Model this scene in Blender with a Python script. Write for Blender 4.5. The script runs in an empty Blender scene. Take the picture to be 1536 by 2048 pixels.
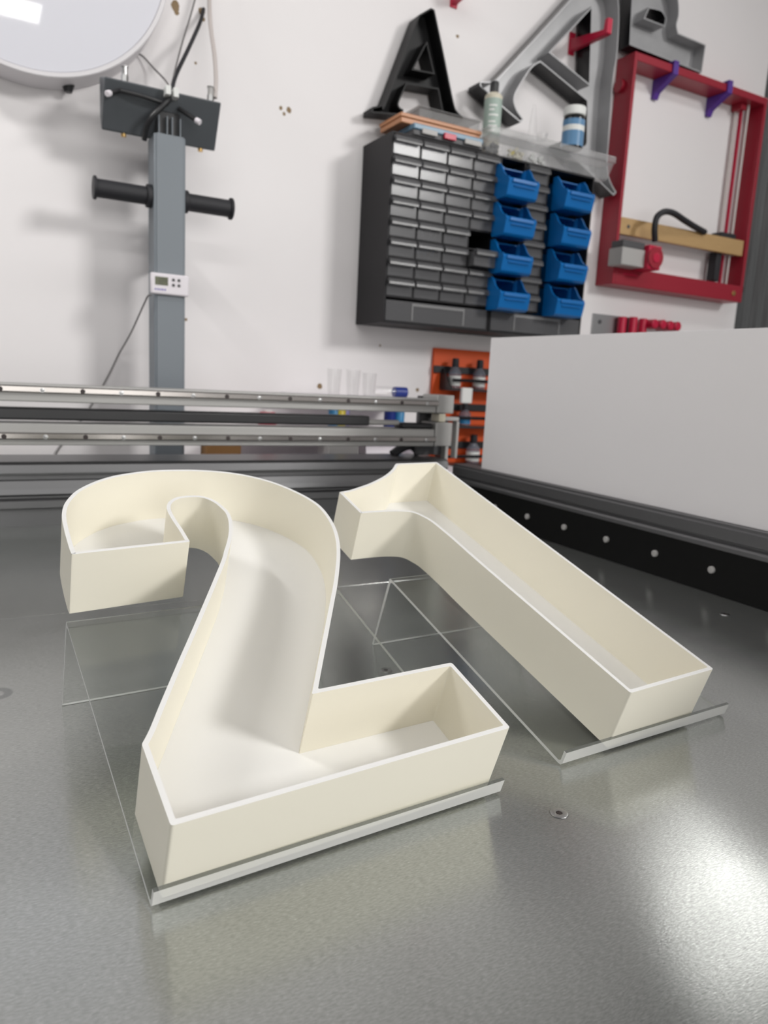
import bpy, math, random
from mathutils import Vector, Matrix
from mathutils.geometry import tessellate_polygon
random.seed(7)
S = bpy.context.scene
COL = S.collection

# ------------------------------------------------------------------ camera
cd = bpy.data.cameras.new('camera')
cam = bpy.data.objects.new('camera', cd)
COL.objects.link(cam)
cam.matrix_world = Matrix([[0.8785935881169843, 0.03976116968120659, -0.4759121308658829, 0.0], [-0.47478346463178933, 0.18022037379971956, -0.8614530042780766, 0.0], [0.05151668304498468, 0.9828222963756326, 0.17721841076753547, 0.33], [0, 0, 0, 1]])
cd.sensor_fit = 'AUTO'
cd.sensor_width = 36.0
cd.lens = 26.0893
cd.clip_start = 0.02
cd.dof.use_dof = True
cd.dof.focus_distance = 0.62
cd.dof.aperture_fstop = 8.5
S.camera = cam

# ------------------------------------------------------------------ light and exposure
w = bpy.data.worlds.new('room_air')
S.world = w
w.use_nodes = True
w.node_tree.nodes['Background'].inputs[0].default_value = (0.8, 0.82, 0.85, 1)
w.node_tree.nodes['Background'].inputs[1].default_value = 0.05
S.view_settings.view_transform = 'Standard'
S.view_settings.look = 'None'
S.view_settings.gamma = 1.0
S.view_settings.use_curve_mapping = False
S.view_settings.exposure = 0.0
S.cycles.use_denoising = True
S.cycles.max_bounces = 10
S.cycles.diffuse_bounces = 5
S.cycles.glossy_bounces = 5
S.cycles.transparent_max_bounces = 24

def lamp(name, loc, target, sx, sy, power, color=(1, 0.985, 0.96), spread=180):
    l = bpy.data.lights.new(name, 'AREA')
    l.shape = 'RECTANGLE'; l.size = sx; l.size_y = sy; l.energy = power; l.color = color; l.spread = math.radians(spread)
    o = bpy.data.objects.new(name, l)
    COL.objects.link(o)
    o.location = loc
    d = Vector(target) - Vector(loc)
    o.rotation_euler = d.to_track_quat('-Z', 'Y').to_euler()
    return o
# ceiling LED battens of the workshop, and added fill lights
lamp('ceiling_batten_behind', (-0.46, -0.84, 2.2), (-0.46, -0.84, 0), 1.7, 0.26, 22)
lamp('ceiling_batten_left', (-1.2, 1.6, 2.2), (-1.2, 1.6, 0), 0.16, 0.9, 26)
lamp('wall_fill_light', (1.0, 0.75, 2.2), (1.0, 2.0, 0.95), 2.8, 0.2, 5, spread=105)  # unseen light, aimed and narrowed to brighten only the back wall
lamp('bed_highlight_light', (3.62, 2.2, 1.9), (2.9, -1.0, 0.6), 1.25, 1.3, 24)  # unseen source added for the bed highlight; the shutter holds no window
lamp('ceiling_batten_aisle', (4.2, -3.55, 2.85), (0.3, 0.6, 0.2), 1.6, 1.0, 66, spread=85)
lamp('front_fill_light', (0.6, -4.5, 0.7), (0.6, 2.0, 0.7), 2.6, 2.6, 75)  # unseen fill added behind the camera to brighten front faces; no door there

# ------------------------------------------------------------------ materials
MATS = {}
def mat(name, col, rough=0.5, metal=0.0, spec=0.5, **kw):
    m = bpy.data.materials.new(name); m.use_nodes = True
    nt = m.node_tree; b = nt.nodes['Principled BSDF']
    b.inputs['Base Color'].default_value = (*col, 1)
    b.inputs['Roughness'].default_value = rough
    b.inputs['Metallic'].default_value = metal
    b.inputs['Specular IOR Level'].default_value = spec
    for k, v in kw.items():
        if k == 'coat': b.inputs['Coat Weight'].default_value = v
        if k == 'coat_rough': b.inputs['Coat Roughness'].default_value = v
        if k == 'sss':
            b.inputs['Subsurface Weight'].default_value = v
            b.inputs['Subsurface Radius'].default_value = (0.004, 0.003, 0.002)
            b.inputs['Subsurface Scale'].default_value = 1.0
    MATS[name] = m
    return m
def N(m, t, **kw):
    n = m.node_tree.nodes.new(t)
    for k, v in kw.items(): setattr(n, k, v)
    return n
def L(m, a, b): m.node_tree.links.new(a, b)
def grain(m, scale=(1, 1, 1), nscale=40, detail=3, bump=0.1, dist=0.001, rough=None, col=None):
    """procedural noise that drives bump, roughness and a little colour variation"""
    b = m.node_tree.nodes['Principled BSDF']
    tc = N(m, 'ShaderNodeTexCoord'); mp = N(m, 'ShaderNodeMapping')
    mp.inputs['Scale'].default_value = scale
    nz = N(m, 'ShaderNodeTexNoise'); nz.inputs['Scale'].default_value = nscale; nz.inputs['Detail'].default_value = detail
    L(m, tc.outputs['Object'], mp.inputs['Vector']); L(m, mp.outputs['Vector'], nz.inputs['Vector'])
    if bump:
        bp = N(m, 'ShaderNodeBump'); bp.inputs['Strength'].default_value = bump; bp.inputs['Distance'].default_value = dist
        L(m, nz.outputs['Fac'], bp.inputs['Height']); L(m, bp.outputs['Normal'], b.inputs['Normal'])
    if rough:
        mr = N(m, 'ShaderNodeMapRange'); mr.inputs['To Min'].default_value = rough[0]; mr.inputs['To Max'].default_value = rough[1]
        L(m, nz.outputs['Fac'], mr.inputs['Value']); L(m, mr.outputs['Result'], b.inputs['Roughness'])
    if col:
        mx = N(m, 'ShaderNodeMix', data_type='RGBA')
        mx.inputs['A'].default_value = (*col[0], 1); mx.inputs['B'].default_value = (*col[1], 1)
        L(m, nz.outputs['Fac'], mx.inputs['Factor']); L(m, mx.outputs['Result'], b.inputs['Base Color'])
    return nz

m = mat('letter_plastic', (0.845, 0.81, 0.70), 0.45, spec=0.35); grain(m, (1, 1, 9), 120, 2, 0.04, 0.0004)
m = mat('letter_white_lit_rim', (0.80, 0.795, 0.78), 0.45, spec=0.35); grain(m, (1, 1, 1), 160, 2, 0.04, 0.0004)  # the floor's own white; on the rim it paints in overhead light
m = mat('paint_white', (0.80, 0.785, 0.79), 0.55, spec=0.3)
m = mat('ceiling_white', (0.3, 0.3, 0.31), 0.7)
m = mat('block_grey', (0.30, 0.30, 0.31), 0.7)
m = mat('concrete', (0.32, 0.31, 0.3), 0.7); grain(m, (1, 1, 1), 6, 5, 0.1, 0.004, None, ((0.27, 0.26, 0.25), (0.37, 0.36, 0.35)))
m = mat('aluminium', (0.42, 0.42, 0.43), 0.36, 0.9); grain(m, (2, 60, 60), 10, 2, 0.03, 0.0005)
m = mat('beam_aluminium', (0.18, 0.18, 0.185), 0.42, 0.8); grain(m, (2, 60, 60), 10, 2, 0.03, 0.0005)
m = mat('beam_silver', (0.40, 0.395, 0.385), 0.45, 0.5); grain(m, (2, 60, 60), 10, 2, 0.03, 0.0005)
m = mat('rail_steel', (0.36, 0.34, 0.325), 0.22, 1.0)
m = mat('steel', (0.45, 0.45, 0.45), 0.28, 1.0)
m = mat('dark_hole', (0.03, 0.02, 0.02), 0.5)
m = mat('anodised_black', (0.006, 0.006, 0.006), 0.5, spec=0.15); grain(m, (1, 1, 1), 300, 2, 0.05, 0.0003)
m = mat('black_plastic', (0.018, 0.018, 0.02), 0.38); grain(m, (1, 1, 1), 200, 2, 0.05, 0.0003)
m = mat('black_gloss', (0.010, 0.010, 0.012), 0.22, spec=0.35)
m = mat('black_matte', (0.012, 0.012, 0.013), 0.5, spec=0.25)
m = mat('rubber', (0.016, 0.016, 0.02), 0.6)
m = mat('panel_white', (0.88, 0.86, 0.87), 0.3, spec=0.4)
m = mat('crosshead_paint', (0.075, 0.083, 0.092), 0.42); grain(m, (1, 1, 1), 250, 2, 0.06, 0.0004)
m = mat('grey_paint', (0.19, 0.215, 0.24), 0.42); grain(m, (1, 1, 1), 250, 2, 0.06, 0.0004)
m = mat('cabinet_black', (0.017, 0.016, 0.018), 0.5, spec=0.25); grain(m, (1, 1, 1), 250, 2, 0.05, 0.0003)
m = mat('bin_blue', (0.003, 0.14, 0.43), 0.32); grain(m, (1, 1, 1), 150, 2, 0.04, 0.0003)
m = mat('red_paint', (0.33, 0.012, 0.03), 0.38); grain(m, (1, 1, 1), 250, 2, 0.05, 0.0003)
m = mat('red_plastic', (0.52, 0.01, 0.05), 0.35)
m = mat('purple_plastic', (0.10, 0.035, 0.30), 0.45); grain(m, (1, 1, 60), 60, 1, 0.06, 0.0004)
m = mat('tan_wood', (0.50, 0.32, 0.14), 0.5); grain(m, (3, 40, 40), 12, 4, 0.05, 0.0005, None, ((0.44, 0.27, 0.11), (0.56, 0.37, 0.17)))
m = mat('cardboard', (0.33, 0.17, 0.06), 0.8); grain(m, (1, 1, 1), 80, 3, 0.1, 0.0006)
m = mat('orange_board', (0.72, 0.085, 0.006), 0.5); grain(m, (1, 1, 1), 120, 2, 0.05, 0.0004)
m = mat('copper_lid', (0.50, 0.22, 0.10), 0.4); grain(m, (1, 1, 1), 120, 2, 0.05, 0.0004)
m = mat('slate_blue', (0.13, 0.24, 0.34), 0.35)
m = mat('white_plastic', (0.78, 0.74, 0.78), 0.4)
m = mat('label_white', (0.75, 0.76, 0.74), 0.5)
m = mat('label_green', (0.36, 0.45, 0.40), 0.5)
m = mat('label_cream', (0.66, 0.62, 0.50), 0.5)
m = mat('label_blue', (0.10, 0.24, 0.42), 0.4)
m = mat('ink_blue', (0.01, 0.03, 0.22), 0.4)
m = mat('ink_cyan', (0.03, 0.22, 0.45), 0.4)
m = mat('ink_yellow', (0.60, 0.48, 0.02), 0.4)
m = mat('print_blue', (0.25, 0.22, 0.48), 0.5)
m = mat('lcd', (0.10, 0.11, 0.055), 0.25)
m = mat('lcd_dark', (0.02, 0.022, 0.014), 0.4)
m = mat('brass', (0.75, 0.5, 0.2), 0.3, 1.0)
m = mat('grey_plastic', (0.42, 0.41, 0.40), 0.45)
m = mat('dark_grey', (0.07, 0.07, 0.075), 0.5)
m = mat('tray_inside', (0.36, 0.36, 0.37), 0.4, 0.35); grain(m, (1, 1, 1), 9, 4, 0.05, 0.002, None, ((0.27, 0.27, 0.28), (0.50, 0.50, 0.51)))
m = mat('a_inside', (0.4, 0.4, 0.41), 0.4, 0.3); grain(m, (1, 1, 1), 9, 4, 0.05, 0.002, None, ((0.30, 0.30, 0.31), (0.50, 0.50, 0.51)))
m = mat('hose_plastic', (0.55, 0.50, 0.48), 0.35)
m = mat('cable_grey', (0.16, 0.15, 0.15), 0.5)
m = mat('sign_face', (0.70, 0.70, 0.76), 0.5, spec=0.5, coat=1.0, coat_rough=0.03)
m = mat('sign_side', (0.72, 0.70, 0.72), 0.4)
m = mat('shutter', (0.13, 0.135, 0.14), 0.4, 0.5); grain(m, (60, 1, 1), 4, 2, 0.1, 0.002, None, ((0.07, 0.07, 0.075), (0.30, 0.31, 0.31)))

# brushed bed sheet: directional grain in roughness and bump, one darker ring at the left edge
def bed_material():
    m = mat('bed_sheet', (0.46, 0.47, 0.46), 0.25, 0.8)
    b = m.node_tree.nodes['Principled BSDF']
    tc = N(m, 'ShaderNodeTexCoord')
    def noise(scale, ns, det):
        mp = N(m, 'ShaderNodeMapping'); mp.inputs['Scale'].default_value = scale
        nz = N(m, 'ShaderNodeTexNoise'); nz.inputs['Scale'].default_value = ns; nz.inputs['Detail'].default_value = det
        L(m, tc.outputs['Object'], mp.inputs['Vector']); L(m, mp.outputs['Vector'], nz.inputs['Vector'])
        return nz
    fine = noise((1, 3.2, 1), 420, 3)
    streak = noise((1, 5.0, 1), 230, 4)
    broad = noise((1, 1.4, 1), 9, 5)
    mr = N(m, 'ShaderNodeMapRange'); mr.inputs['From Min'].default_value = 0.3; mr.inputs['From Max'].default_value = 0.7
    mr.inputs['To Min'].default_value = 0.15; mr.inputs['To Max'].default_value = 0.21
    L(m, broad.outputs['Fac'], mr.inputs['Value'])
    b.inputs['Anisotropic'].default_value = 0.72; b.inputs['Anisotropic Rotation'].default_value = 0.25
    tg = N(m, 'ShaderNodeTangent', direction_type='UV_MAP'); tg.uv_map = 'rolling_direction'; L(m, tg.outputs[0], b.inputs['Tangent'])
    # darker ring
    vd = N(m, 'ShaderNodeVectorMath', operation='DISTANCE'); vd.inputs[1].default_value = (0.005, 0.7898, 0.0)
    L(m, tc.outputs['Object'], vd.inputs[0])
    sub = N(m, 'ShaderNodeMath', operation='SUBTRACT'); sub.inputs[1].default_value = 0.0111
    ab = N(m, 'ShaderNodeMath', operation='ABSOLUTE')
    lt = N(m, 'ShaderNodeMapRange'); lt.inputs['From Min'].default_value = 0.003; lt.inputs['From Max'].default_value = 0.005
    lt.inputs['To Min'].default_value = 1; lt.inputs['To Max'].default_value = 0
    L(m, vd.outputs['Value'], sub.inputs[0]); L(m, sub.outputs[0], ab.inputs[0]); L(m, ab.outputs[0], lt.inputs['Value'])
    mx = N(m, 'ShaderNodeMix', data_type='RGBA')
    cr = N(m, 'ShaderNodeMapRange'); cr.inputs['From Min'].default_value = 0.38; cr.inputs['From Max'].default_value = 0.66
    L(m, streak.outputs['Fac'], cr.inputs['Value'])
    cx = N(m, 'ShaderNodeMix', data_type='RGBA'); cx.inputs['A'].default_value = (0.36, 0.373, 0.36, 1); cx.inputs['B'].default_value = (0.48, 0.495, 0.48, 1)
    L(m, cr.outputs['Result'], cx.inputs['Factor']); 
    fr = N(m, 'ShaderNodeMapRange'); fr.inputs['From Min'].default_value = 0.62; fr.inputs['From Max'].default_value = 0.76
    fr.inputs['To Max'].default_value = 0.6
    sparkle_fleck = noise((1, 3.6, 1), 380, 3); L(m, sparkle_fleck.outputs['Fac'], fr.inputs['Value'])  # pale flecks paint the sparkle of the brushed grain into the colour
    fx = N(m, 'ShaderNodeMix', data_type='RGBA'); fx.inputs['B'].default_value = (0.85, 0.86, 0.85, 1)
    L(m, cx.outputs['Result'], fx.inputs['A']); L(m, fr.outputs['Result'], fx.inputs['Factor']); L(m, fx.outputs['Result'], mx.inputs['A'])
    mx.inputs['B'].default_value = (0.27, 0.28, 0.28, 1)
    L(m, lt.outputs['Result'], mx.inputs['Factor']); L(m, mx.outputs['Result'], b.inputs['Base Color'])
    L(m, mr.outputs['Result'], b.inputs['Roughness'])
    bp = N(m, 'ShaderNodeBump'); bp.inputs['Strength'].default_value = 0.12; bp.inputs['Distance'].default_value = 0.0004
    L(m, fine.outputs['Fac'], bp.inputs['Height']); L(m, bp.outputs['Normal'], b.inputs['Normal'])
bed_material()

# wall paint with a few brown chips and plug holes where fixings were pulled out
def wall_material():
    m = MATS['paint_white']; b = m.node_tree.nodes['Principled BSDF']
    tc = N(m, 'ShaderNodeTexCoord')
    nz = N(m, 'ShaderNodeTexNoise'); nz.inputs['Scale'].default_value = 60; nz.inputs['Detail'].default_value = 3
    L(m, tc.outputs['Object'], nz.inputs['Vector'])
    big = N(m, 'ShaderNodeTexNoise'); big.inputs['Scale'].default_value = 2.5; big.inputs['Detail'].default_value = 4
    L(m, tc.outputs['Object'], big.inputs['Vector'])
    base = N(m, 'ShaderNodeMix', data_type='RGBA')
    base.inputs['A'].default_value = (0.83, 0.80, 0.805, 1); base.inputs['B'].default_value = (0.87, 0.845, 0.85, 1)
    L(m, big.outputs['Fac'], base.inputs['Factor'])
    total = None
    for (x, z, r) in [(0.4869, 1.2414, 0.012), (0.4907, 1.2273, 0.006), (0.5565, 1.2476, 0.01), (0.5593, 1.2293, 0.006), (0.7802, 1.0584, 0.007), (0.8025, 1.059, 0.008), (0.7895, 1.046, 0.006), (1.3478, 1.3782, 0.006), (1.1306, 0.4313, 0.004), (0.5404, 1.1194, 0.004), (0.5183, 0.4603, 0.005), (1.2788, 0.2974, 0.006), (0.9289, 0.2962, 0.008)]:
        vd = N(m, 'ShaderNodeVectorMath', operation='DISTANCE'); vd.inputs[1].default_value = (x, 2.13, z)
        L(m, tc.outputs['Object'], vd.inputs[0])
        mul = N(m, 'ShaderNodeMath', operation='MULTIPLY_ADD'); mul.inputs[1].default_value = r * 1.6
        mul.inputs[2].default_value = -r * 1.7
        L(m, nz.outputs['Fac'], mul.inputs[0])
        ad = N(m, 'ShaderNodeMath', operation='ADD'); L(m, vd.outputs['Value'], ad.inputs[0]); L(m, mul.outputs[0], ad.inputs[1])
        lt = N(m, 'ShaderNodeMath', operation='LESS_THAN'); lt.inputs[1].default_value = 0.0
        L(m, ad.outputs[0], lt.inputs[0])
        if total is None: total = lt
        else:
            mxx = N(m, 'ShaderNodeMath', operation='MAXIMUM'); L(m, total.outputs[0], mxx.inputs[0]); L(m, lt.outputs[0], mxx.inputs[1]); total = mxx
    mx = N(m, 'ShaderNodeMix', data_type='RGBA'); mx.inputs['B'].default_value = (0.25, 0.17, 0.09, 1)
    L(m, base.outputs['Result'], mx.inputs['A'])
    L(m, total.outputs[0], mx.inputs['Factor']); L(m, mx.outputs['Result'], b.inputs['Base Color'])
    bp = N(m, 'ShaderNodeBump'); bp.inputs['Strength'].default_value = 0.08; bp.inputs['Distance'].default_value = 0.001
    L(m, nz.outputs['Fac'], bp.inputs['Height']); L(m, bp.outputs['Normal'], b.inputs['Normal'])
wall_material()

def clear(name, tint, gloss_rough=0.03, body=0.0, body_col=(0.8, 0.8, 0.8), ior=1.49, gloss=1.0):
    """clear sheet plastic: see-through body with a Fresnel reflection and optionally some milky body"""
    m = bpy.data.materials.new(name); m.use_nodes = True; nt = m.node_tree
    nt.nodes.remove(nt.nodes['Principled BSDF']); out = nt.nodes['Material Output']
    tr = N(m, 'ShaderNodeBsdfTransparent'); tr.inputs['Color'].default_value = (*tint, 1)
    gl = N(m, 'ShaderNodeBsdfGlossy'); gl.inputs['Roughness'].default_value = gloss_rough
    lw = N(m, 'ShaderNodeLayerWeight'); lw.inputs['Blend'].default_value = 0.5
    pw = N(m, 'ShaderNodeMath', operation='POWER'); pw.inputs[1].default_value = 5.0
    L(m, lw.outputs['Facing'], pw.inputs[0])
    fr = N(m, 'ShaderNodeMath', operation='MULTIPLY_ADD'); fr.inputs[1].default_value = 0.9 * gloss; fr.inputs[2].default_value = 0.04 * gloss
    L(m, pw.outputs[0], fr.inputs[0])
    df = N(m, 'ShaderNodeBsdfDiffuse'); df.inputs['Color'].default_value = (*body_col, 1)
    m1 = N(m, 'ShaderNodeMixShader'); m1.inputs[0].default_value = body
    L(m, tr.outputs[0], m1.inputs[1]); L(m, df.outputs[0], m1.inputs[2])
    m2 = N(m, 'ShaderNodeMixShader'); L(m, fr.outputs[0], m2.inputs[0])
    L(m, m1.outputs[0], m2.inputs[1]); L(m, gl.outputs[0], m2.inputs[2])
    L(m, m2.outputs[0], out.inputs['Surface'])
    MATS[name] = m
clear('acrylic', (0.975, 0.985, 0.975), 0.02)
clear('acrylic_edge', (0.8, 0.82, 0.8), 0.15, 0.72, (0.86, 0.87, 0.86))
clear('acrylic_top_reflection', (0.45, 0.46, 0.45), 0.1, 0.35, (0.25, 0.26, 0.25))
clear('acrylic_lip_reflection', (0.95, 0.96, 0.95), 0.10, 0.62, (0.98, 0.98, 0.96), gloss=1.5)
clear('smoke_plastic', (0.55, 0.55, 0.57), 0.18, 0.30, (0.30, 0.30, 0.31), gloss=0.6)
clear('smoke_lip', (0.6, 0.6, 0.62), 0.28, 0.45, (0.15, 0.15, 0.155))
clear('clear_box', (0.93, 0.93, 0.93), 0.15, 0.20, (0.93, 0.93, 0.93))
clear('clear_cup', (0.985, 0.985, 0.985), 0.08, 0.015, (0.9, 0.9, 0.9), gloss=0.8)
clear('clear_grey', (0.85, 0.85, 0.85), 0.4, 0.26, (0.45, 0.45, 0.45), gloss=0.5)
clear('clear_bottle', (0.7, 0.72, 0.78), 0.1, 0.35, (0.35, 0.36, 0.42))

# ------------------------------------------------------------------ mesh helpers
class MB:
    def __init__(s): s.v = []; s.f = []; s.mi = []
    def add(s, vs, fs, mi=0):
        o = len(s.v); s.v += [tuple(p) for p in vs]
        for f in fs: s.f.append([i + o for i in f]); s.mi.append(mi)
        return s
    def box(s, a, b, mi=0):
        (x0, y0, z0), (x1, y1, z1) = [min(p, q) for p, q in zip(a, b)], [max(p, q) for p, q in zip(a, b)]
        return s.add([(x0, y0, z0), (x1, y0, z0), (x1, y1, z0), (x0, y1, z0), (x0, y0, z1), (x1, y0, z1), (x1, y1, z1), (x0, y1, z1)],
                     [(0, 3, 2, 1), (4, 5, 6, 7), (0, 1, 5, 4), (1, 2, 6, 5), (2, 3, 7, 6), (3, 0, 4, 7)], mi)
    def frustum(s, a, b, r0, r1, n=20, mi=0, caps=True):
        a = Vector(a); b = Vector(b); d = (b - a).normalized()
        u = d.orthogonal().normalized(); w_ = d.cross(u)
        vs = []
        for c, r in ((a, r0), (b, r1)):
            for i in range(n):
                t = 2 * math.pi * i / n; vs.append(c + u * (r * math.cos(t)) + w_ * (r * math.sin(t)))
        fs = [(i, (i + 1) % n, n + (i + 1) % n, n + i) for i in range(n)]
        if caps: fs += [tuple(reversed(range(n))), tuple(range(n, 2 * n))]
        return s.add(vs, fs, mi)
    def cyl(s, a, b, r, n=20, mi=0, caps=True): return s.frustum(a, b, r, r, n, mi, caps)
    def tube(s, pts, r, n=10, mi=0):
        pts = [Vector(p) for p in pts]; vs = []; fs = []
        prev = None
        for i, p in enumerate(pts):
            d = (pts[min(i + 1, len(pts) - 1)] - pts[max(i - 1, 0)]).normalized()
            u = d.orthogonal().normalized() if prev is None else (prev - d * prev.dot(d)).normalized()
            prev = u; w_ = d.cross(u)
            for k in range(n):
                t = 2 * math.pi * k / n; vs.append(p + u * (r * math.cos(t)) + w_ * (r * math.sin(t)))
        for i in range(len(pts) - 1):
            for k in range(n): fs.append((i * n + k, i * n + (k + 1) % n, (i + 1) * n + (k + 1) % n, (i + 1) * n + k))
        fs += [tuple(reversed(range(n))), tuple(range((len(pts) - 1) * n, len(pts) * n))]
        return s.add(vs, fs, mi)
    def lathe(s, c, prof, n=24, mi=0):
        """prof: list of (radius, z) going up, around the vertical axis at c"""
        cx, cy, cz = c; vs = []; fs = []
        for r, z in prof:
            for i in range(n):
                t = 2 * math.pi * i / n; vs.append((cx + r * math.cos(t), cy + r * math.sin(t), cz + z))
        for j in range(len(prof) - 1):
            for i in range(n): fs.append((j * n + i, j * n + (i + 1) % n, (j + 1) * n + (i + 1) % n, (j + 1) * n + i))
        fs += [tuple(reversed(range(n))), tuple(range((len(prof) - 1) * n, len(prof) * n))]
        return s.add(vs, fs, mi)
    def prism(s, poly, axis, a, b, mi=0, cap_mi=None):
        """polygon in the two other axes (in xyz order), extruded along axis from a to b"""
        n = len(poly)
        def P(p, t):
            q = list(p); q.insert(axis, t); return q
        vs = [P(p, a) for p in poly] + [P(p, b) for p in poly]
        s.add(vs, [(i, (i + 1) % n, n + (i + 1) % n, n + i) for i in range(n)], mi)
        tri = tessellate_polygon([[Vector((p[0], p[1], 0)) for p in poly]])
        cm = mi if cap_mi is None else cap_mi
        s.add([P(p, a) for p in poly], [tuple(t) for t in tri], cm)
        return s.add([P(p, b) for p in poly], [tuple(reversed(t)) for t in tri], cm)
    def build(s, name, mats, parent=None, smooth=30, bevel=0.0, seg=2):
        me = bpy.data.meshes.new(name); me.from_pydata(s.v, [], s.f)
        ml = mats if isinstance(mats, (list, tuple)) else [mats]
        for k in ml: me.materials.append(MATS[k])
        for p, i in zip(me.polygons, s.mi): p.material_index = i
        import bmesh
        bm = bmesh.new(); bm.from_mesh(me)
        bmesh.ops.remove_doubles(bm, verts=bm.verts, dist=1e-6)
        bmesh.ops.recalc_face_normals(bm, faces=bm.faces)
        bm.to_mesh(me); bm.free()
        if smooth:
            me.polygons.foreach_set('use_smooth', [True] * len(me.polygons))
            me.set_sharp_from_angle(angle=math.radians(smooth))
        me.update()
        o = bpy.data.objects.new(name, me); COL.objects.link(o)
        if parent is not None: o.parent = parent
        if bevel:
            bv = o.modifiers.new('bevel', 'BEVEL'); bv.width = bevel; bv.segments = seg
            bv.limit_method = 'ANGLE'; bv.angle_limit = math.radians(50)
        return o
def tag(o, label, cat, group=None):
    o['label'] = label; o['category'] = cat
    if group: o['group'] = group
    return o
def thing(name, label, cat, loc=(0, 0, 0), rz=0, group=None):
    o = bpy.data.objects.new(name, None); COL.objects.link(o)
    o.location = loc; o.rotation_euler = (0, 0, rz); o.empty_display_size = 0.05
    return tag(o, label, cat, group)
def struct(o): o['kind'] = 'structure'; return o
def copy_tree(o, parent=None):
    c = o.copy(); COL.objects.link(c)
    if parent is not None: c.parent = parent
    for ch in list(o.children): copy_tree(ch, c)
    return c
def spline(pts, n=8):
    pts = [Vector(p) for p in pts]; out = []
    for i in range(len(pts) - 1):
        p0 = pts[max(i - 1, 0)]; p1 = pts[i]; p2 = pts[i + 1]; p3 = pts[min(i + 2, len(pts) - 1)]
        for k in range(n):
            t = k / n
            out.append(0.5 * ((2 * p1) + (p2 - p0) * t + (2 * p0 - 5 * p1 + 4 * p2 - p3) * t * t + (3 * p1 - p0 - 3 * p2 + p3) * t ** 3))
    out.append(pts[-1]); return out
def outline(path, r=0.002, n=6, fil=True):
    """path: [(x, y, corner?)] closed; runs between corners are smoothed, corners get a small fillet"""
    k0 = next(i for i, p in enumerate(path) if p[2]); path = path[k0:] + path[:k0]
    idx = [i for i, p in enumerate(path) if p[2]] + [len(path)]
    runs = []
    for a, b in zip(idx[:-1], idx[1:]):
        seg = [Vector((p[0], p[1], 0)) for p in path[a:b]] + [Vector((path[b % len(path)][0], path[b % len(path)][1], 0))]
        runs.append(spline(seg, n) if len(seg) > 2 else seg)
    if not fil:
        pts = []; flags = []
        for run in runs:
            pts += [(p.x, p.y) for p in run[:-1]]; flags += [True] + [False] * (len(run) - 2)
        return pts, flags
    out = []
    for j, run in enumerate(runs):
        prev = runs[j - 1]; c = run[0]
        a = c + (prev[-2] - c).normalized() * min(r, (prev[-2] - c).length * 0.45)
        b = c + (run[1] - c).normalized() * min(r, (run[1] - c).length * 0.45)
        for t in (0, 0.25, 0.5, 0.75, 1): out.append(a * (1 - t) ** 2 + c * 2 * t * (1 - t) + b * t * t)
        out += run[1:-1]
    return [(p.x, p.y) for p in out]
def fillet(pts, flags, r):
    out = []
    for i, p in enumerate(pts):
        c = Vector(p)
        if not flags[i]: out.append(p); continue
        A = Vector(pts[i - 1]) - c; B = Vector(pts[(i + 1) % len(pts)]) - c
        a = c + A.normalized() * min(r, A.length * 0.45); b = c + B.normalized() * min(r, B.length * 0.45)
        for t in (0, 0.25, 0.5, 0.75, 1):
            q = a * (1 - t) ** 2 + c * 2 * t * (1 - t) + b * t * t; out.append((q.x, q.y))
    return out
def area(poly): return 0.5 * sum(p[0] * q[1] - q[0] * p[1] for p, q in zip(poly, poly[1:] + poly[:1]))
def inset(poly, d):
    """offset to the left of the travel direction (inwards for a counter-clockwise outline)"""
    out = []; n = len(poly)
    for i in range(n):
        p0 = Vector(poly[i - 1]); p1 = Vector(poly[i]); p2 = Vector(poly[(i + 1) % n])
        a = (p1 - p0).normalized(); b = (p2 - p1).normalized()
        na = Vector((-a.y, a.x)); nb = Vector((-b.y, b.x)); h = (na + nb)
        if h.length < 1e-6: h = na
        h.normalize(); k = max(h.dot(na), 0.45)
        q = p1 + h * (d / k); out.append((q.x, q.y))
    return out
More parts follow.
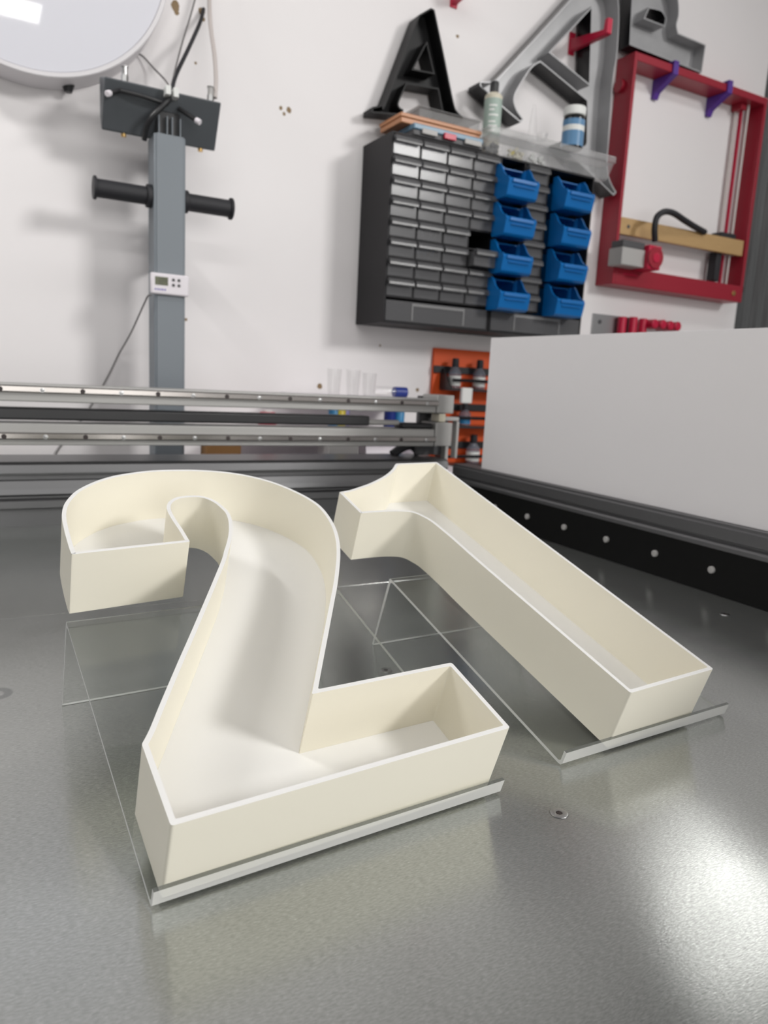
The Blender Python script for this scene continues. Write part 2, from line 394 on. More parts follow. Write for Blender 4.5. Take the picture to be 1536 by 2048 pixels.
def tray_letter(mb, paths, depth, wall, floor, mi_in=0, mi_out=0, r=0.0026, n=6, mi_rim=None, mb_floor=None):
    """channel letter lying in xy, open towards +z"""
    rings = []; inn = []
    for k, path in enumerate(paths):
        pts, fl = outline(path, 0, n, False)
        if (area(pts) < 0) == (k == 0): pts = pts[::-1]; fl = fl[::-1]
        rings.append(fillet(pts, fl, r)); inn.append(fillet(inset(pts, wall), fl, r * 0.6))
    def fill(rs, z, mi):
        vs = [(p[0], p[1], z) for r in rs for p in r]
        tri = tessellate_polygon([[Vector((p[0], p[1], 0)) for p in r] for r in rs])
        mb.add(vs, [tuple(t) for t in tri], mi)
    fill(rings, 0, mi_out)
    if mb_floor is None: fill(inn, floor, mi_in)
    else:                                # separate floor panel, a hair smaller than the well it lies in
        fi = [inset(q, 0.00005) for q in inn]
        for z in (0.0002, floor):
            tri = tessellate_polygon([[Vector((p[0], p[1], 0)) for p in q] for q in fi])
            mb_floor.add([(p[0], p[1], z) for q in fi for p in q], [tuple(t) for t in tri])
        for q in fi:
            k = len(q)
            mb_floor.add([(p[0], p[1], 0.0002) for p in q] + [(p[0], p[1], floor) for p in q], [(i, (i + 1) % k, k + (i + 1) % k, k + i) for i in range(k)])
    for ro, ri in zip(rings, inn):
        n = len(ro)
        vs = [(p[0], p[1], 0) for p in ro] + [(p[0], p[1], depth) for p in ro] + [(p[0], p[1], depth) for p in ri] + [(p[0], p[1], floor) for p in ri]
        q = lambda a, b: [(a * n + i, a * n + (i + 1) % n, b * n + (i + 1) % n, b * n + i) for i in range(n)]
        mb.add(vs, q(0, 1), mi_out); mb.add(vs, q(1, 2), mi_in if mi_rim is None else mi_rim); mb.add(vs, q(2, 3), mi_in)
    return mb

# ------------------------------------------------------------------ the room
WY = 2.13
FZ = -0.85
struct(MB().box((-3.0, WY, FZ), (2.81, WY + 0.12, 3.2)).build('wall_back', 'paint_white'))
struct(MB().box((-3.1, -4.6, FZ), (-3.0, WY + 0.4, 3.2)).build('wall_left', 'block_grey'))
struct(MB().box((4.6, -4.6, FZ), (4.7, WY + 0.4, 3.2)).build('wall_right', 'block_grey'))
struct(MB().box((-3.0, -4.7, FZ), (4.6, -4.6, 3.2)).build('wall_front', 'block_grey'))
struct(MB().box((-3.1, -4.7, FZ - 0.1), (4.7, WY + 0.45, FZ)).build('floor', 'concrete'))
struct(MB().box((-3.1, -4.7, 3.2), (4.7, WY + 0.45, 3.3)).build('ceiling', 'ceiling_white'))
# grey corrugated shutter that fills the opening right of the white wall
poly = []
x = 2.812
while x < 4.6:
    poly += [(x, WY + 0.10), (x + 0.03, WY + 0.10), (x + 0.045, WY + 0.125), (x + 0.075, WY + 0.125)]; x += 0.09
poly += [(4.6, WY + 0.2), (2.812, WY + 0.2)]
struct(MB().prism(poly, 2, FZ, 3.2).build('door_1', 'shutter', smooth=0))
mb = MB().box((2.815, WY + 0.03, FZ), (2.84, WY + 0.1, 3.2))
struct(mb.build('trim_1', 'aluminium', bevel=0.003))

# ------------------------------------------------------------------ flatbed printer: bed, rails, beams
pr = thing('flatbed_printer', 'large flatbed printer with brushed grey metal bed, black side rail and ribbed beam', 'printer', (0, 0, FZ))
pz = -FZ
def inpr(o, parent=pr):
    o.parent = parent
    if parent is pr: o.location.z = pz
    return o
for y0_, y1_ in ((-0.45, 1.0302), (1.0302 + 0.0009, 1.66)):
    bp_ = inpr(MB().box((-0.9, y0_, -0.006), (1.08, y1_, 0.0)).build('bed_plate', 'bed_sheet', smooth=0, bevel=0.0008))
    uv = bp_.data.uv_layers.new(name='rolling_direction')
    for lp in bp_.data.loops:
        co = bp_.data.vertices[lp.vertex_index].co; uv.data[lp.index].uv = (co.x, co.y + co.z)
inpr(MB().box((-0.9, -0.45, -0.12), (1.13, 1.76, -0.0065)).build('base_frame', 'dark_grey', bevel=0.004))
for sx in (-0.85, 1.05):
    for sy in (-0.4, 1.7):
        inpr(MB().box((sx - 0.04, sy - 0.04, FZ), (sx + 0.04, sy + 0.04, -0.1205)).build('leg', 'dark_grey', bevel=0.003))
def flat_screw(x, y, r=0.0058):
    o = inpr(MB().lathe((x, y, 0), [(r * 1.25, 0.0002), (r * 1.2, 0.0007), (r, 0.0009), (r * 0.45, 0.0007), (r * 0.42, 0.0002)], 24).build('flat_screw', 'steel', smooth=40))
    k = MB().lathe((x, y, 0.0006), [(r * 0.42, 0), (r * 0.42, 0.0003)], 6).build('hex_socket', 'dark_hole'); k.parent = o
for (x, y) in [(0.39, 0.3954), (0.4006, 0.7007), (0.9971, 0.7054)]: flat_screw(x, y)
# side rail: black plate with bolts under a ribbed aluminium extrusion
sr = inpr(MB().box((1.08, -0.45, 0.0), (1.13, 1.60, 0.077)).build('side_rail', 'anodised_black', bevel=0.001))
prof = [(1.078, 0.077), (1.078, 0.084), (1.081, 0.087), (1.086, 0.090), (1.086, 0.0925), (1.081, 0.0945), (1.081, 0.114), (1.0845, 0.1165), (1.0845, 0.121), (1.13, 0.121), (1.13, 0.077)]
inpr(MB().prism(prof, 1, -0.45, 1.60).build('rail_extrusion', 'beam_aluminium', smooth=0))
for k in range(9):
    y = 1.4058 - k * 0.1213
    b = MB().cyl((1.08, y, 0.0405), (1.0762, y, 0.0405), 0.0062, 20).frustum((1.0762, y, 0.0405), (1.0752, y, 0.0405), 0.0062, 0.005, 20).build('bolt', 'grey_plastic', sr, smooth=40)
# ribbed rear beam
by = 1.605
prof = [(by + 0.018, 0), (by + 0.018, 0.034), (by + 0.002, 0.038), (by, 0.040), (by, 0.054), (by + 0.004, 0.057), (by + 0.010, 0.0585), (by + 0.010, 0.062), (by + 0.002, 0.065),
        (by - 0.004, 0.068), (by, 0.078), (by + 0.003, 0.094), (by + 0.012, 0.096), (by + 0.012, 0.104), (by + 0.001, 0.1065), (by, 0.110), (by + 0.002, 0.126), (by + 0.012, 0.131), (by + 0.14, 0.131), (by + 0.14, 0)]
inpr(MB().prism(prof, 0, -0.9, 1.07).build('rear_beam', 'beam_aluminium', smooth=0))

# ------------------------------------------------------------------ gantry above the rear beam
ga = thing('printer_gantry', 'silver twin-beam gantry with bolted linear rails crossing behind the white numbers', 'gantry', (0, 1.64, 0.131))
def inga(o, parent=ga):
    o.parent = parent
    if parent is ga: o.location = (0, -1.64, -0.131)
    return o
inga(MB().box((-0.9, 1.602, 0.250), (1.02, 1.672, 0.2845)).build('upper_beam', 'beam_silver', bevel=0.002))
inga(MB().box((-0.9, 1.602, 0.1655), (1.02, 1.672, 0.2085)).build('lower_beam', 'beam_silver', bevel=0.002))
for zc, xe, ph in ((0.2735, 1.018, 0.1115), (0.1835, 1.016, 0.115)):
    z0, z1 = zc - 0.0065, zc + 0.0075
    r = inga(MB().prism([(1.602, z0), (1.590, z0 + 0.0005), (1.587, z0 + 0.003), (1.587, z1 - 0.002), (1.589, z1), (1.602, z1)], 0, -0.9, xe).build('linear_rail', 'rail_steel', smooth=0))
    for k in range(-4, 13):
        x = ph + k * 0.0727
        if k % 2 == 0:
            MB().cyl((x, 1.5868, zc), (x, 1.5860, zc), 0.0046, 16).frustum((x, 1.5860, zc), (x, 1.5856, zc), 0.0034, 0.0026, 16).build('bolt', 'steel', r)
        else:
            MB().cyl((x, 1.5868, zc), (x, 1.5866, zc), 0.0048, 16).build('bolt_hole', 'dark_hole', r)
inga(MB().box((-0.9, 1.615, 0.2135), (0.84, 1.655, 0.2375)).build('cable_trunking', 'black_plastic', bevel=0.004))
inga(MB().cyl((0.84, 1.635, 0.2215), (0.93, 1.635, 0.2215), 0.007, 12).build('cable_sleeve', 'grey_plastic'))
inga(MB().box((0.93, 1.612, 0.2095), (1.02, 1.66, 0.222)).build('stop_block', 'black_plastic', bevel=0.004))
inga(MB().box((1.021, 1.600, 0.2495), (1.072, 1.672, 0.2955)).build('end_block', 'beam_silver', bevel=0.002))
inga(MB().box((1.021, 1.600, 0.166), (1.072, 1.672, 0.226)).build('end_block', 'beam_silver', bevel=0.002))
inga(MB().box((1.030, 1.601, 0.2275), (1.050, 1.64, 0.248)).build('connector_box', 'label_cream', bevel=0.002))
inga(MB().box((1.015, 1.674, 0.135), (1.095, 1.69, 0.29)).build('end_plate', 'dark_grey', bevel=0.002))
inga(MB().box((1.073, 1.628, 0.110), (1.083, 1.65, 0.178)).build('guide_post', 'grey_plastic', bevel=0.002))
inga(MB().box((1.104, 1.628, 0.131), (1.112, 1.65, 0.228)).build('guide_post', 'grey_plastic', bevel=0.002))
inga(MB().box((1.050, 1.630, 0.229), (1.112, 1.65, 0.239)).build('bracket_bar', 'grey_plastic', bevel=0.002))
inga(MB().tube(spline([(0.955, 1.70, 0.134), (0.985, 1.70, 0.152), (1.01, 1.70, 0.158), (1.03, 1.70, 0.145), (1.035, 1.70, 0.134)], 6), 0.012).build('hose_loop', 'rubber'))

# ------------------------------------------------------------------ the two printed numbers on their acrylic stands
def frame_matrix(o, yaw, tilt):
    u = Vector((math.cos(yaw), math.sin(yaw), 0)); g = Vector((-math.sin(yaw), math.cos(yaw), 0))
    v = g * math.cos(tilt) + Vector((0, 0, 1)) * math.sin(tilt); n = u.cross(v)
    M = Matrix.Identity(4)
    for i, c in enumerate((u, v, n, Vector(o))):
        for k in range(3): M[k][i] = c[k]
    return M
def stand(o, yaw, tilt, wd, ln, fb, lip, label):
    """one bent sheet: lip, sloping plate, folded back leg; origin on the bed at the front left"""
    T = 0.003
    root = MB()
    st, ct = math.sin(tilt), math.cos(tilt)
    # profile in the (ground depth y, height z) plane; inner line of the sheet
    V = lambda a, b: (a * ct - b * st, a * st + b * ct)          # a along plate, b along its normal
    fold = V(ln, 0); foot = (fb, 0.0)
    top = [V(-0.0, lip), V(0.0, 0.004), V(0.0013, 0.0013), V(0.004, 0.0), V(ln - 0.004, 0.0)]
    d = Vector((foot[0] - fold[0], foot[1] - fold[1])).normalized(); nn = Vector((-d.y, d.x))
    # outer path: lip front, bend, plate underside ... plate top
    up = [V(T, lip), V(T, T + 0.002), V(T + 0.002, T), V(ln - 0.003, T), V(ln + 0.001, T - 0.0004)]
    leg_o = [(fold[0] + 0.0022, fold[1] + 0.0012), (foot[0] + T * 0.6, foot[1] + T * 0.2)]
    leg_i = [(foot[0] - T * 0.5, 0.0002), (fold[0] - 0.0012, fold[1] - 0.0024)]
    prof = [V(0, lip)] + up + leg_o + leg_i + [V(ln - 0.006, 0.0), V(0.004, 0.0), V(0.0012, 0.0008), V(0.0, 0.003)]
    n = len(prof)
    mb = MB()
    vs = [(0, p[0], p[1]) for p in prof] + [(wd, p[0], p[1]) for p in prof]
    for i in range(n):
        j = (i + 1) % n
        mi = 0
        if i == 0: mi = 2                    # top of the lip, a dark reflection painted into its colour
        if i == n - 1: mi = 3                # front of the lip, its bright reflection painted in as milky white
        if i in (5, 7): mi = 1               # fold line with its highlight painted in, and cut edge at the foot
        mb.add(vs, [(i, j, n + j, n + i)], mi)
    tri = tessellate_polygon([[Vector((p[0], p[1], 0)) for p in prof]])
    mb.add(vs, [tuple(t) for t in tri], 1); mb.add(vs, [tuple(q + n for q in reversed(t)) for t in tri], 1)
    ob = mb.build('display_stand', ['acrylic', 'acrylic_edge', 'acrylic_top_reflection', 'acrylic_lip_reflection'], smooth=0)
    ob.location = o; ob.rotation_euler = (0, 0, yaw)
    tag(ob, label, 'stand')
    return ob
for key, pts, name, lab in (('two', [(0.00444, 0.31217, True), (0.0042, 0.32416, False), (0.00514, 0.35259, False), (0.00661, 0.37507, False), (0.00847, 0.38848, False), (0.01258, 0.4042, False), (0.01895, 0.41826, False), (0.02854, 0.43363, False), (0.04139, 0.44679, False), (0.05638, 0.45837, False), (0.07346, 0.46762, False), (0.09031, 0.4732, False), (0.11297, 0.47845, False), (0.13546, 0.47982, False), (0.158, 0.47924, False), (0.17328, 0.4774, False), (0.19555, 0.47301, False), (0.217, 0.46503, False), (0.23719, 0.45269, False), (0.25538, 0.43549, False), (0.2708, 0.41261, False), (0.28016, 0.39134, False), (0.2837, 0.37214, False), (0.28248, 0.34893, False), (0.27789, 0.32485, False), (0.26971, 0.30031, False), (0.25859, 0.27579, False), (0.24627, 0.25292, False), (0.22927, 0.22363, False), (0.2134, 0.19834, False), (0.18516, 0.1539, False), (0.16361, 0.12009, False), (0.14402, 0.08909, True), (0.27318, 0.08918, True), (0.27367, 0.00709, True), (0.00655, 0.0031, True), (0.00659, 0.07147, True), (0.01441, 0.08297, False), (0.02883, 0.10767, False), (0.05303, 0.14819, False), (0.06793, 0.17268, False), (0.09722, 0.22146, False), (0.1155, 0.25221, False), (0.13299, 0.28206, False), (0.1404, 0.29677, False), (0.1482, 0.31161, False), (0.15599, 0.32835, False), (0.16105, 0.34169, False), (0.16567, 0.35675, False), (0.16791, 0.37139, False), (0.16692, 0.38213, False), (0.1641, 0.39452, False), (0.15944, 0.4034, False), (0.15257, 0.40924, False), (0.14261, 0.41084, False), (0.13258, 0.40974, False), (0.12543, 0.40655, False), (0.11889, 0.40006, False), (0.11536, 0.3933, False), (0.11349, 0.3866, False), (0.11263, 0.37869, False), (0.11249, 0.36688, False), (0.11273, 0.35644, False), (0.11338, 0.34248, False), (0.11335, 0.31873, True)], 'number_two', 'hollow cream plastic number 2 lying on the left clear stand'),
                            ('one', [(-0.0297, 0.41739, True), (-0.01295, 0.42164, False), (0.00531, 0.4293, False), (0.02465, 0.43825, False), (0.04662, 0.45097, False), (0.06661, 0.46458, False), (0.08582, 0.48135, False), (0.09718, 0.49405, False), (0.1025, 0.49883, True), (0.17487, 0.5015, True), (0.1824, 0.00541, True), (0.05924, 0.00241, True), (0.05809, 0.06756, False), (0.0566, 0.15014, False), (0.05501, 0.23852, False), (0.05517, 0.28592, False), (0.05339, 0.32643, False), (0.049, 0.3422, False), (0.04446, 0.35121, False), (0.03617, 0.35651, False), (0.01681, 0.35992, False), (-0.01067, 0.36036, False), (-0.02926, 0.35978, True)], 'number_one', 'hollow cream plastic number 1 lying on the right clear stand')):
    (ox, oy, yaw, tilt, wd, ln, fb, dep) = {'two': (0.08225, 0.41888, 0.06555, 0.31658, 0.28153, 0.30008, 0.32047, 0.06437), 'one': (0.44188, 0.45119, 0.0528, 0.29936, 0.23367, 0.31053, 0.32875, 0.06424)}[key]
    fl = MB()
    mb = tray_letter(MB(), [pts], dep, 0.0039, 0.003, mi_rim=1, mb_floor=fl)  # rim is the walls' plastic; its whiter colour paints in light from above
    ob = bpy.data.objects.new(name, None); COL.objects.link(ob); ob.empty_display_size = 0.05
    fp = fl.build('floor_panel', 'letter_white_lit_rim', ob, smooth=0); fp['label'] = 'white floor of the hollow number'
    ob_w = mb.build('side_wall', ['letter_plastic', 'letter_white_lit_rim'], ob, smooth=32)
    M = frame_matrix((ox, oy, 0), yaw, tilt)
    ob.matrix_world = M @ Matrix.Translation((0, 0, 0.0033))
    tag(ob, lab, 'number')
    stand((ox, oy, 0.0002), yaw, tilt, wd, ln, fb, 0.0155,
          'wide clear bent acrylic stand holding the number 2' if key == 'two' else 'narrower clear bent acrylic stand holding the number 1')

# ------------------------------------------------------------------ white panel on the right-hand rail
o = MB().box((1.100, -0.45, 0.1213), (1.110, 1.5012, 0.4395)).build('white_board', 'panel_white', bevel=0.0008)
tag(o, 'large plain white board standing upright on the side rail', 'board')

def part(mb, name, mats, root, smooth=30, bevel=0.0, seg=2):
    """build world-coordinate geometry as a child of a thing (or of one of its parts)"""
    r = root
    off = Vector((0, 0, 0))
    while r is not None: off += r.location; r = r.parent
    mb.v = [(p[0] - off.x, p[1] - off.y, p[2] - off.z) for p in mb.v]
    return mb.build(name, mats, root, smooth, bevel, seg)

# ------------------------------------------------------------------ round illuminated-sign blank on the wall
SX, SZ, SR = 0.143, 1.287, 0.312
t = thing('round_sign', 'large round white glossy light-box sign on the wall above left', 'sign', (SX, WY, SZ))
prof = [(SR - 0.004, 0.0), (SR, 0.004), (SR, 0.092), (SR - 0.002, 0.095), (SR - 0.011, 0.095), (SR - 0.012, 0.089)]
def lathe_y(c, prof, n=96):
    mb = MB().lathe((0, 0, 0), prof, n)
    mb.v = [(c[0] + p[0], c[1] - p[2], c[2] + p[1]) for p in mb.v]
    return mb
part(lathe_y((SX, WY, SZ), prof), 'rim', 'sign_side', t)
part(lathe_y((SX, WY - 0.0885, SZ), [(SR - 0.0125, 0), (SR - 0.0125, 0.004), (SR - 0.014, 0.0045)]), 'face', 'sign_face', t, smooth=0)
x, z = (0.2242, 0.9846)
part(MB().frustum((x, 2.10, z + 0.012), (x, 2.10, z - 0.012), 0.018, 0.009, 14), 'clip', 'black_plastic', t)
o = MB().tube(spline([(px, y, pz) for px, y, pz in [(0.3861, 2.125, 1.1059), (0.4031, 2.118, 1.1006), (0.4263, 2.105, 1.0751), (0.4486, 2.07, 1.0404), (0.4466, 2.0, 0.9989)]], 6), 0.0022, 8).build('sign_cable', 'cable_grey')
tag(o, 'thin grey cable drooping from the round sign to the grey crosshead', 'cable')

# ------------------------------------------------------------------ grey column machine
t = thing('column_machine', 'grey steel column with a crosshead and two black grips standing against the wall', 'machine', (0.43, 1.97, FZ))
part(MB().box((0.392, 1.93, FZ), (0.4675, 2.0, 0.874)), 'column', 'grey_paint', t, bevel=0.004)
part(MB().box((0.398, 1.9275, FZ + 0.02), (0.4615, 1.93, 0.874)), 'cover_plate', 'grey_paint', t, bevel=0.001)
part(MB().box((0.30, 1.80, FZ), (0.56, 2.08, FZ + 0.02)), 'base_plate', 'grey_paint', t, bevel=0.004)
part(MB().prism([(0.0, 0.0), (0.0, 0.10), (0.012, 0.16), (0.03, 0.16), (0.03, 0.0)], 0, 0.0, 0.004), 'gusset', 'grey_paint', t).location = (0.386 - 0.43, 1.935 - 1.97, 0.79 - FZ)
# crosshead: a folded channel whose face leans downwards
ch = part(MB().prism([(1.925, 0.969), (1.995, 0.990), (2.005, 0.985), (2.005, 0.905), (1.984, 0.871), (1.978, 0.871)], 0, 0.283, 0.552), 'crosshead', 'crosshead_paint', t, bevel=0.003)
for bx in (0.333, 0.517):
    part(MB().cyl((bx, 1.985, 0.884), (bx, 1.985, 0.865), 0.006, 12), 'nut', 'brass', ch)
for bx, hose in ((0.334, 0), (0.537, 1)):
    f = part(MB().cyl((bx, 1.968, 0.978), (bx, 1.968, 0.995), 0.0085, 6), 'push_fitting', 'steel', ch)
    part(MB().cyl((bx, 1.968, 0.995), (bx, 1.968, 1.012), 0.0072, 16).cyl((bx, 1.968, 1.012), (bx, 1.968, 1.014), 0.009, 16), 'collar', 'grey_plastic' if hose else 'steel', f)
for a, b in (((0.318, 1.936, 0.950), (0.291, 1.905, 0.930)), ((0.452, 1.936, 0.938), (0.485, 1.905, 0.912))):
    lv = part(MB().cyl(a, b, 0.0055, 12), 'lever', 'black_plastic', ch)
    d = (Vector(b) - Vector(a)).normalized()
    part(MB().cyl(b, Vector(b) + d * 0.013, 0.0068, 14), 'lever_tip', 'white_plastic', lv, bevel=0.0015)
part(MB().tube(spline([(0.318, 1.93, 0.948), (0.36, 1.922, 0.944), (0.40, 1.925, 0.941), (0.425, 1.935, 0.943)], 5), 0.005), 'link_rod', 'black_plastic', ch)
part(MB().box((0.415, 1.905, 0.955), (0.427, 1.935, 0.975)).box((0.433, 1.905, 0.953), (0.445, 1.935, 0.973)), 'terminal_block', 'label_white', ch, bevel=0.001)
part(MB().box((0.402, 1.945, 0.872), (0.458, 1.985, 0.93)), 'pivot_block', 'black_plastic', ch, bevel=0.003)
for bx in (0.405, 0.424, 0.436, 0.455):
    part(MB().box((bx - 0.0012, 1.932, 0.866), (bx + 0.0012, 1.946, 0.915)), 'pivot_plate', 'grey_paint', ch)
part(MB().tube(spline([(0.428, 1.925, 0.952), (0.41, 1.918, 0.93), (0.388, 1.925, 0.905), (0.378, 1.94, 0.885), (0.376, 1.96, 0.86)], 6), 0.0062), 'lever_arm', 'black_plastic', ch)
for x0, x1 in ((0.392, 0.262), (0.4675, 0.590)):
    s = 1 if x1 > x0 else -1
    g = part(MB().cyl((x0, 1.96, 0.735), (x1, 1.96, 0.735), 0.021, 28).cyl((x1 - s * 0.004, 1.96, 0.735), (x1 + s * 0.003, 1.96, 0.735), 0.0265, 28), 'grip', 'rubber', t, bevel=0.0015)
    part(MB().cyl((x0, 1.96, 0.735), (x0 + s * 0.012, 1.96, 0.735), 0.027, 28), 'grip_flange', 'rubber', g, bevel=0.0015)
# wall-side bracket that carries the column
part(MB().box((0.448, 2.0, 0.60), (0.466, WY, 0.68)), 'wall_bracket', 'grey_paint', t, bevel=0.003)

for nm, pts, r, mt, lab in (
    ('black_cable', [(0.4356, 1.94, 0.9728), (0.4507, 1.96, 1.0193), (0.4961, 2.02, 1.1101), (0.5411, 2.09, 1.2023), (0.5583, 2.122, 1.2498)], 0.0048, 'rubber', 'thick black cable rising from the crosshead to a chipped hole in the wall'),
    ('signal_wire', [(0.4343, 1.945, 0.9762), (0.4483, 1.96, 1.0298), (0.4766, 2.0, 1.1156), (0.5031, 2.03, 1.1908), (0.5326, 2.06, 1.2864), (0.5553, 2.1, 1.3657)], 0.0022, 'cable_grey', 'thin grey wire rising from the crosshead beside the thick black cable'),
    ('air_hose', [(0.5481, 1.968, 0.9909), (0.5534, 1.98, 1.0367), (0.5546, 2.0, 1.1002), (0.5534, 2.03, 1.1671), (0.5571, 2.06, 1.236), (0.5657, 2.09, 1.3302), (0.5757, 2.11, 1.3986)], 0.0055, 'hose_plastic', 'pale plastic air hose running up from the right end of the crosshead')):
    o = MB().tube(spline(pts, 8), r, 10).build(nm, mt)
    tag(o, lab, 'hose' if 'hose' in nm else 'cable')

# little thermometer stuck to the column
x0, x1, z0, z1, ty = 0.381, 0.474, 0.5035, 0.5535, 1.9275
t = thing('thermometer', 'small white digital thermometer with green display stuck on the grey column', 'thermometer', (0.4275, ty, 0.5285))
part(MB().box((x0, ty - 0.012, z0), (x1, ty, z1)), 'case', 'white_plastic', t, bevel=0.004, seg=3)
sc = part(MB().box((x0 + 0.010, ty - 0.0126, z0 + 0.0215), (x0 + 0.041, ty - 0.0118, z0 + 0.041)), 'display', 'lcd', t)
dg = MB()
for i, segs in enumerate(('bc', 'abged', 'bcfg')):
    cx = x0 + 0.0165 + i * 0.0085; cz = z0 + 0.0245; w_, h_ = 0.0045, 0.0065; q = 0.0005
    pos = {'a': ((0, 2 * h_), (w_, 2 * h_)), 'g': ((0, h_), (w_, h_)), 'd': ((0, 0), (w_, 0)), 'b': ((w_, h_), (w_, 2 * h_)), 'c': ((w_, 0), (w_, h_)), 'f': ((0, h_), (0, 2 * h_)), 'e': ((0, 0), (0, h_))}
    for s in segs:
        (a, b), (c, d) = pos[s]
        dg.box((cx + a - q, ty - 0.0128, cz + b - q), (cx + c + q, ty - 0.0126, cz + d + q))
part(dg, 'digits', 'lcd_dark', sc, smooth=0)
for i in (0, 1):
    for j in (0, 1):
        part(MB().cyl((x0 + 0.054 + i * 0.0135, ty - 0.012, z0 + 0.024 + j * 0.0125), (x0 + 0.054 + i * 0.0135, ty - 0.0138, z0 + 0.024 + j * 0.0125), 0.0037, 16), 'button', 'dark_grey', t, bevel=0.0006)
pm = MB()
for k, (a, b) in enumerate(((0.0, 0.004), (0.006, 0.010), (0.0115, 0.0145), (0.016, 0.021), (0.0225, 0.027))):
    pm.box((x0 + 0.009 + a, ty - 0.0123, z0 + 0.009), (x0 + 0.009 + b, ty - 0.012, z0 + 0.0135))
part(pm, 'printed_word', 'print_blue', t, smooth=0)
part(MB().tube(spline([(0.3838, 1.922, 0.5), (0.3761, 1.925, 0.4971), (0.3713, 1.95, 0.4793), (0.3574, 2.05, 0.4125), (0.338, 2.118, 0.357), (0.3073, 2.122, 0.2924), (0.2531, 2.122, 0.1957), (0.1874, 2.122, 0.1064), (0.1671, 2.122, 0.0668)], 6), 0.0021, 8), 'probe_wire', 'cable_grey', t)

# ------------------------------------------------------------------ drawer cabinets
CY = 1.95
ROWS = 8; TOP = 1.001; PITCH = 0.0548
def make_drawer():
    d = bpy.data.objects.new('drawer', None); COL.objects.link(d)
    return d
WD, HD = 0.0835, 0.0480
mb = MB()
mb.box((-WD / 2, 0.000, 0), (WD / 2, 0.003, HD - 0.018)).box((-WD / 2, 0.003, 0), (-WD / 2 + 0.002, 0.12, HD - 0.006)).box((WD / 2 - 0.002, 0.003, 0), (WD / 2, 0.12, HD - 0.006))
mb.box((-WD / 2 + 0.002, 0.003, 0), (WD / 2 - 0.002, 0.12, 0.002)).box((-WD / 2 + 0.002, 0.118, 0.002), (WD / 2 - 0.002, 0.12, HD - 0.006))
drawer0 = mb.build('drawer', 'smoke_plastic', smooth=0)
h0 = MB().prism([(0.003, HD - 0.018), (0.003, HD), (-0.006, HD), (-0.012, HD - 0.004), (-0.0145, HD - 0.012), (-0.0145, HD - 0.0185), (-0.012, HD - 0.0185), (-0.010, HD - 0.010), (-0.004, HD - 0.005), (0.0, HD - 0.018)], 0, -WD / 2, WD / 2).build('handle', 'smoke_lip', drawer0, smooth=50)
first = [True]
def put_drawer(root, x, y, z):
    if first[0]: d = drawer0; first[0] = False; d.parent = root
    else: d = copy_tree(drawer0, root)
    d.location = (x, y, z); return d
def cabinet(x0, x1, label, skip, pulled, cols=(0, 1, 2, 3)):
    z0, z1 = 0.489, 1.006
    t = thing('drawer_cabinet', label, 'cabinet', (x0, CY, z0), group='black drawer cabinets on the wall')
    W_, H_, D_ = x1 - x0, z1 - z0, WY - CY
    b = MB()
    b.box((0, 0, 0), (0.005, D_, H_)).box((W_ - 0.005, 0, 0), (W_, D_, H_)).box((0.005, 0, H_ - 0.005), (W_ - 0.005, D_, H_)).box((0.005, 0, 0), (W_ - 0.005, D_, 0.005)).box((0.005, D_ - 0.004, 0.005), (W_ - 0.005, D_, H_ - 0.005))
    cw = (W_ - 0.006) / 4
    for c in range(1, 4):
        if c - 1 in cols or c in cols: b.box((0.003 + c * cw - 0.0025, 0.002, 0.074), (0.003 + c * cw + 0.0025, D_ - 0.004, H_ - 0.005))
    for r in range(1, ROWS + 1):
        zz = H_ - 0.004 - r * PITCH
        xa = 0.005 if cols[0] == 0 else 0.003 + cols[0] * cw + 0.0025; xb = W_ - 0.005 if cols[-1] == 3 else 0.003 + (cols[-1] + 1) * cw - 0.0025
        b.box((xa, 0.002, zz - 0.002), (xb, D_ - 0.004, zz + 0.002))
    b.build('carcass', 'cabinet_black', t, smooth=0, bevel=0.0008)
    for r in range(ROWS):
        for c in range(4):
            if (r, c) in skip or c not in cols: continue
            put_drawer(t, 0.003 + (c + 0.5) * cw, -0.032 if (r, c) in pulled else 0.0, H_ - 0.004 - (r + 1) * PITCH + 0.003)
    hw, hh = W_ - 0.014, 0.058
    bd = MB().box((0.007, 0.0, 0.007), (0.007 + hw, 0.003, 0.007 + hh)).box((0.007, 0.003, 0.007), (0.007 + hw, 0.14, 0.009)).box((0.007, 0.003, 0.009), (0.009, 0.14, 0.055)).box((0.005 + hw, 0.003, 0.009), (0.007 + hw, 0.14, 0.055)).build('drawer', 'smoke_plastic', t, smooth=0)
    lx = 0.007 + hw * 0.24
    MB().box((lx, -0.003, 0.007 + hh - 0.012), (lx + hw * 0.52, 0.0, 0.007 + hh - 0.004)).box((lx, -0.003, 0.012), (lx + 0.004, 0.0, hh - 0.005)).box((lx + hw * 0.52 - 0.004, -0.003, 0.012), (lx + hw * 0.52, 0.0, hh - 0.005)).build('handle', 'clear_box', bd, smooth=0)
    return t
cabinet(1.041, 1.4125, 'left black wall cabinet of small clear drawers with one slot empty', {(4, 3)}, {(5, 3)})
cabinet(1.4165, 1.795, 'right black wall cabinet of small drawers mostly hidden behind blue bins', set(), set(), (1,))
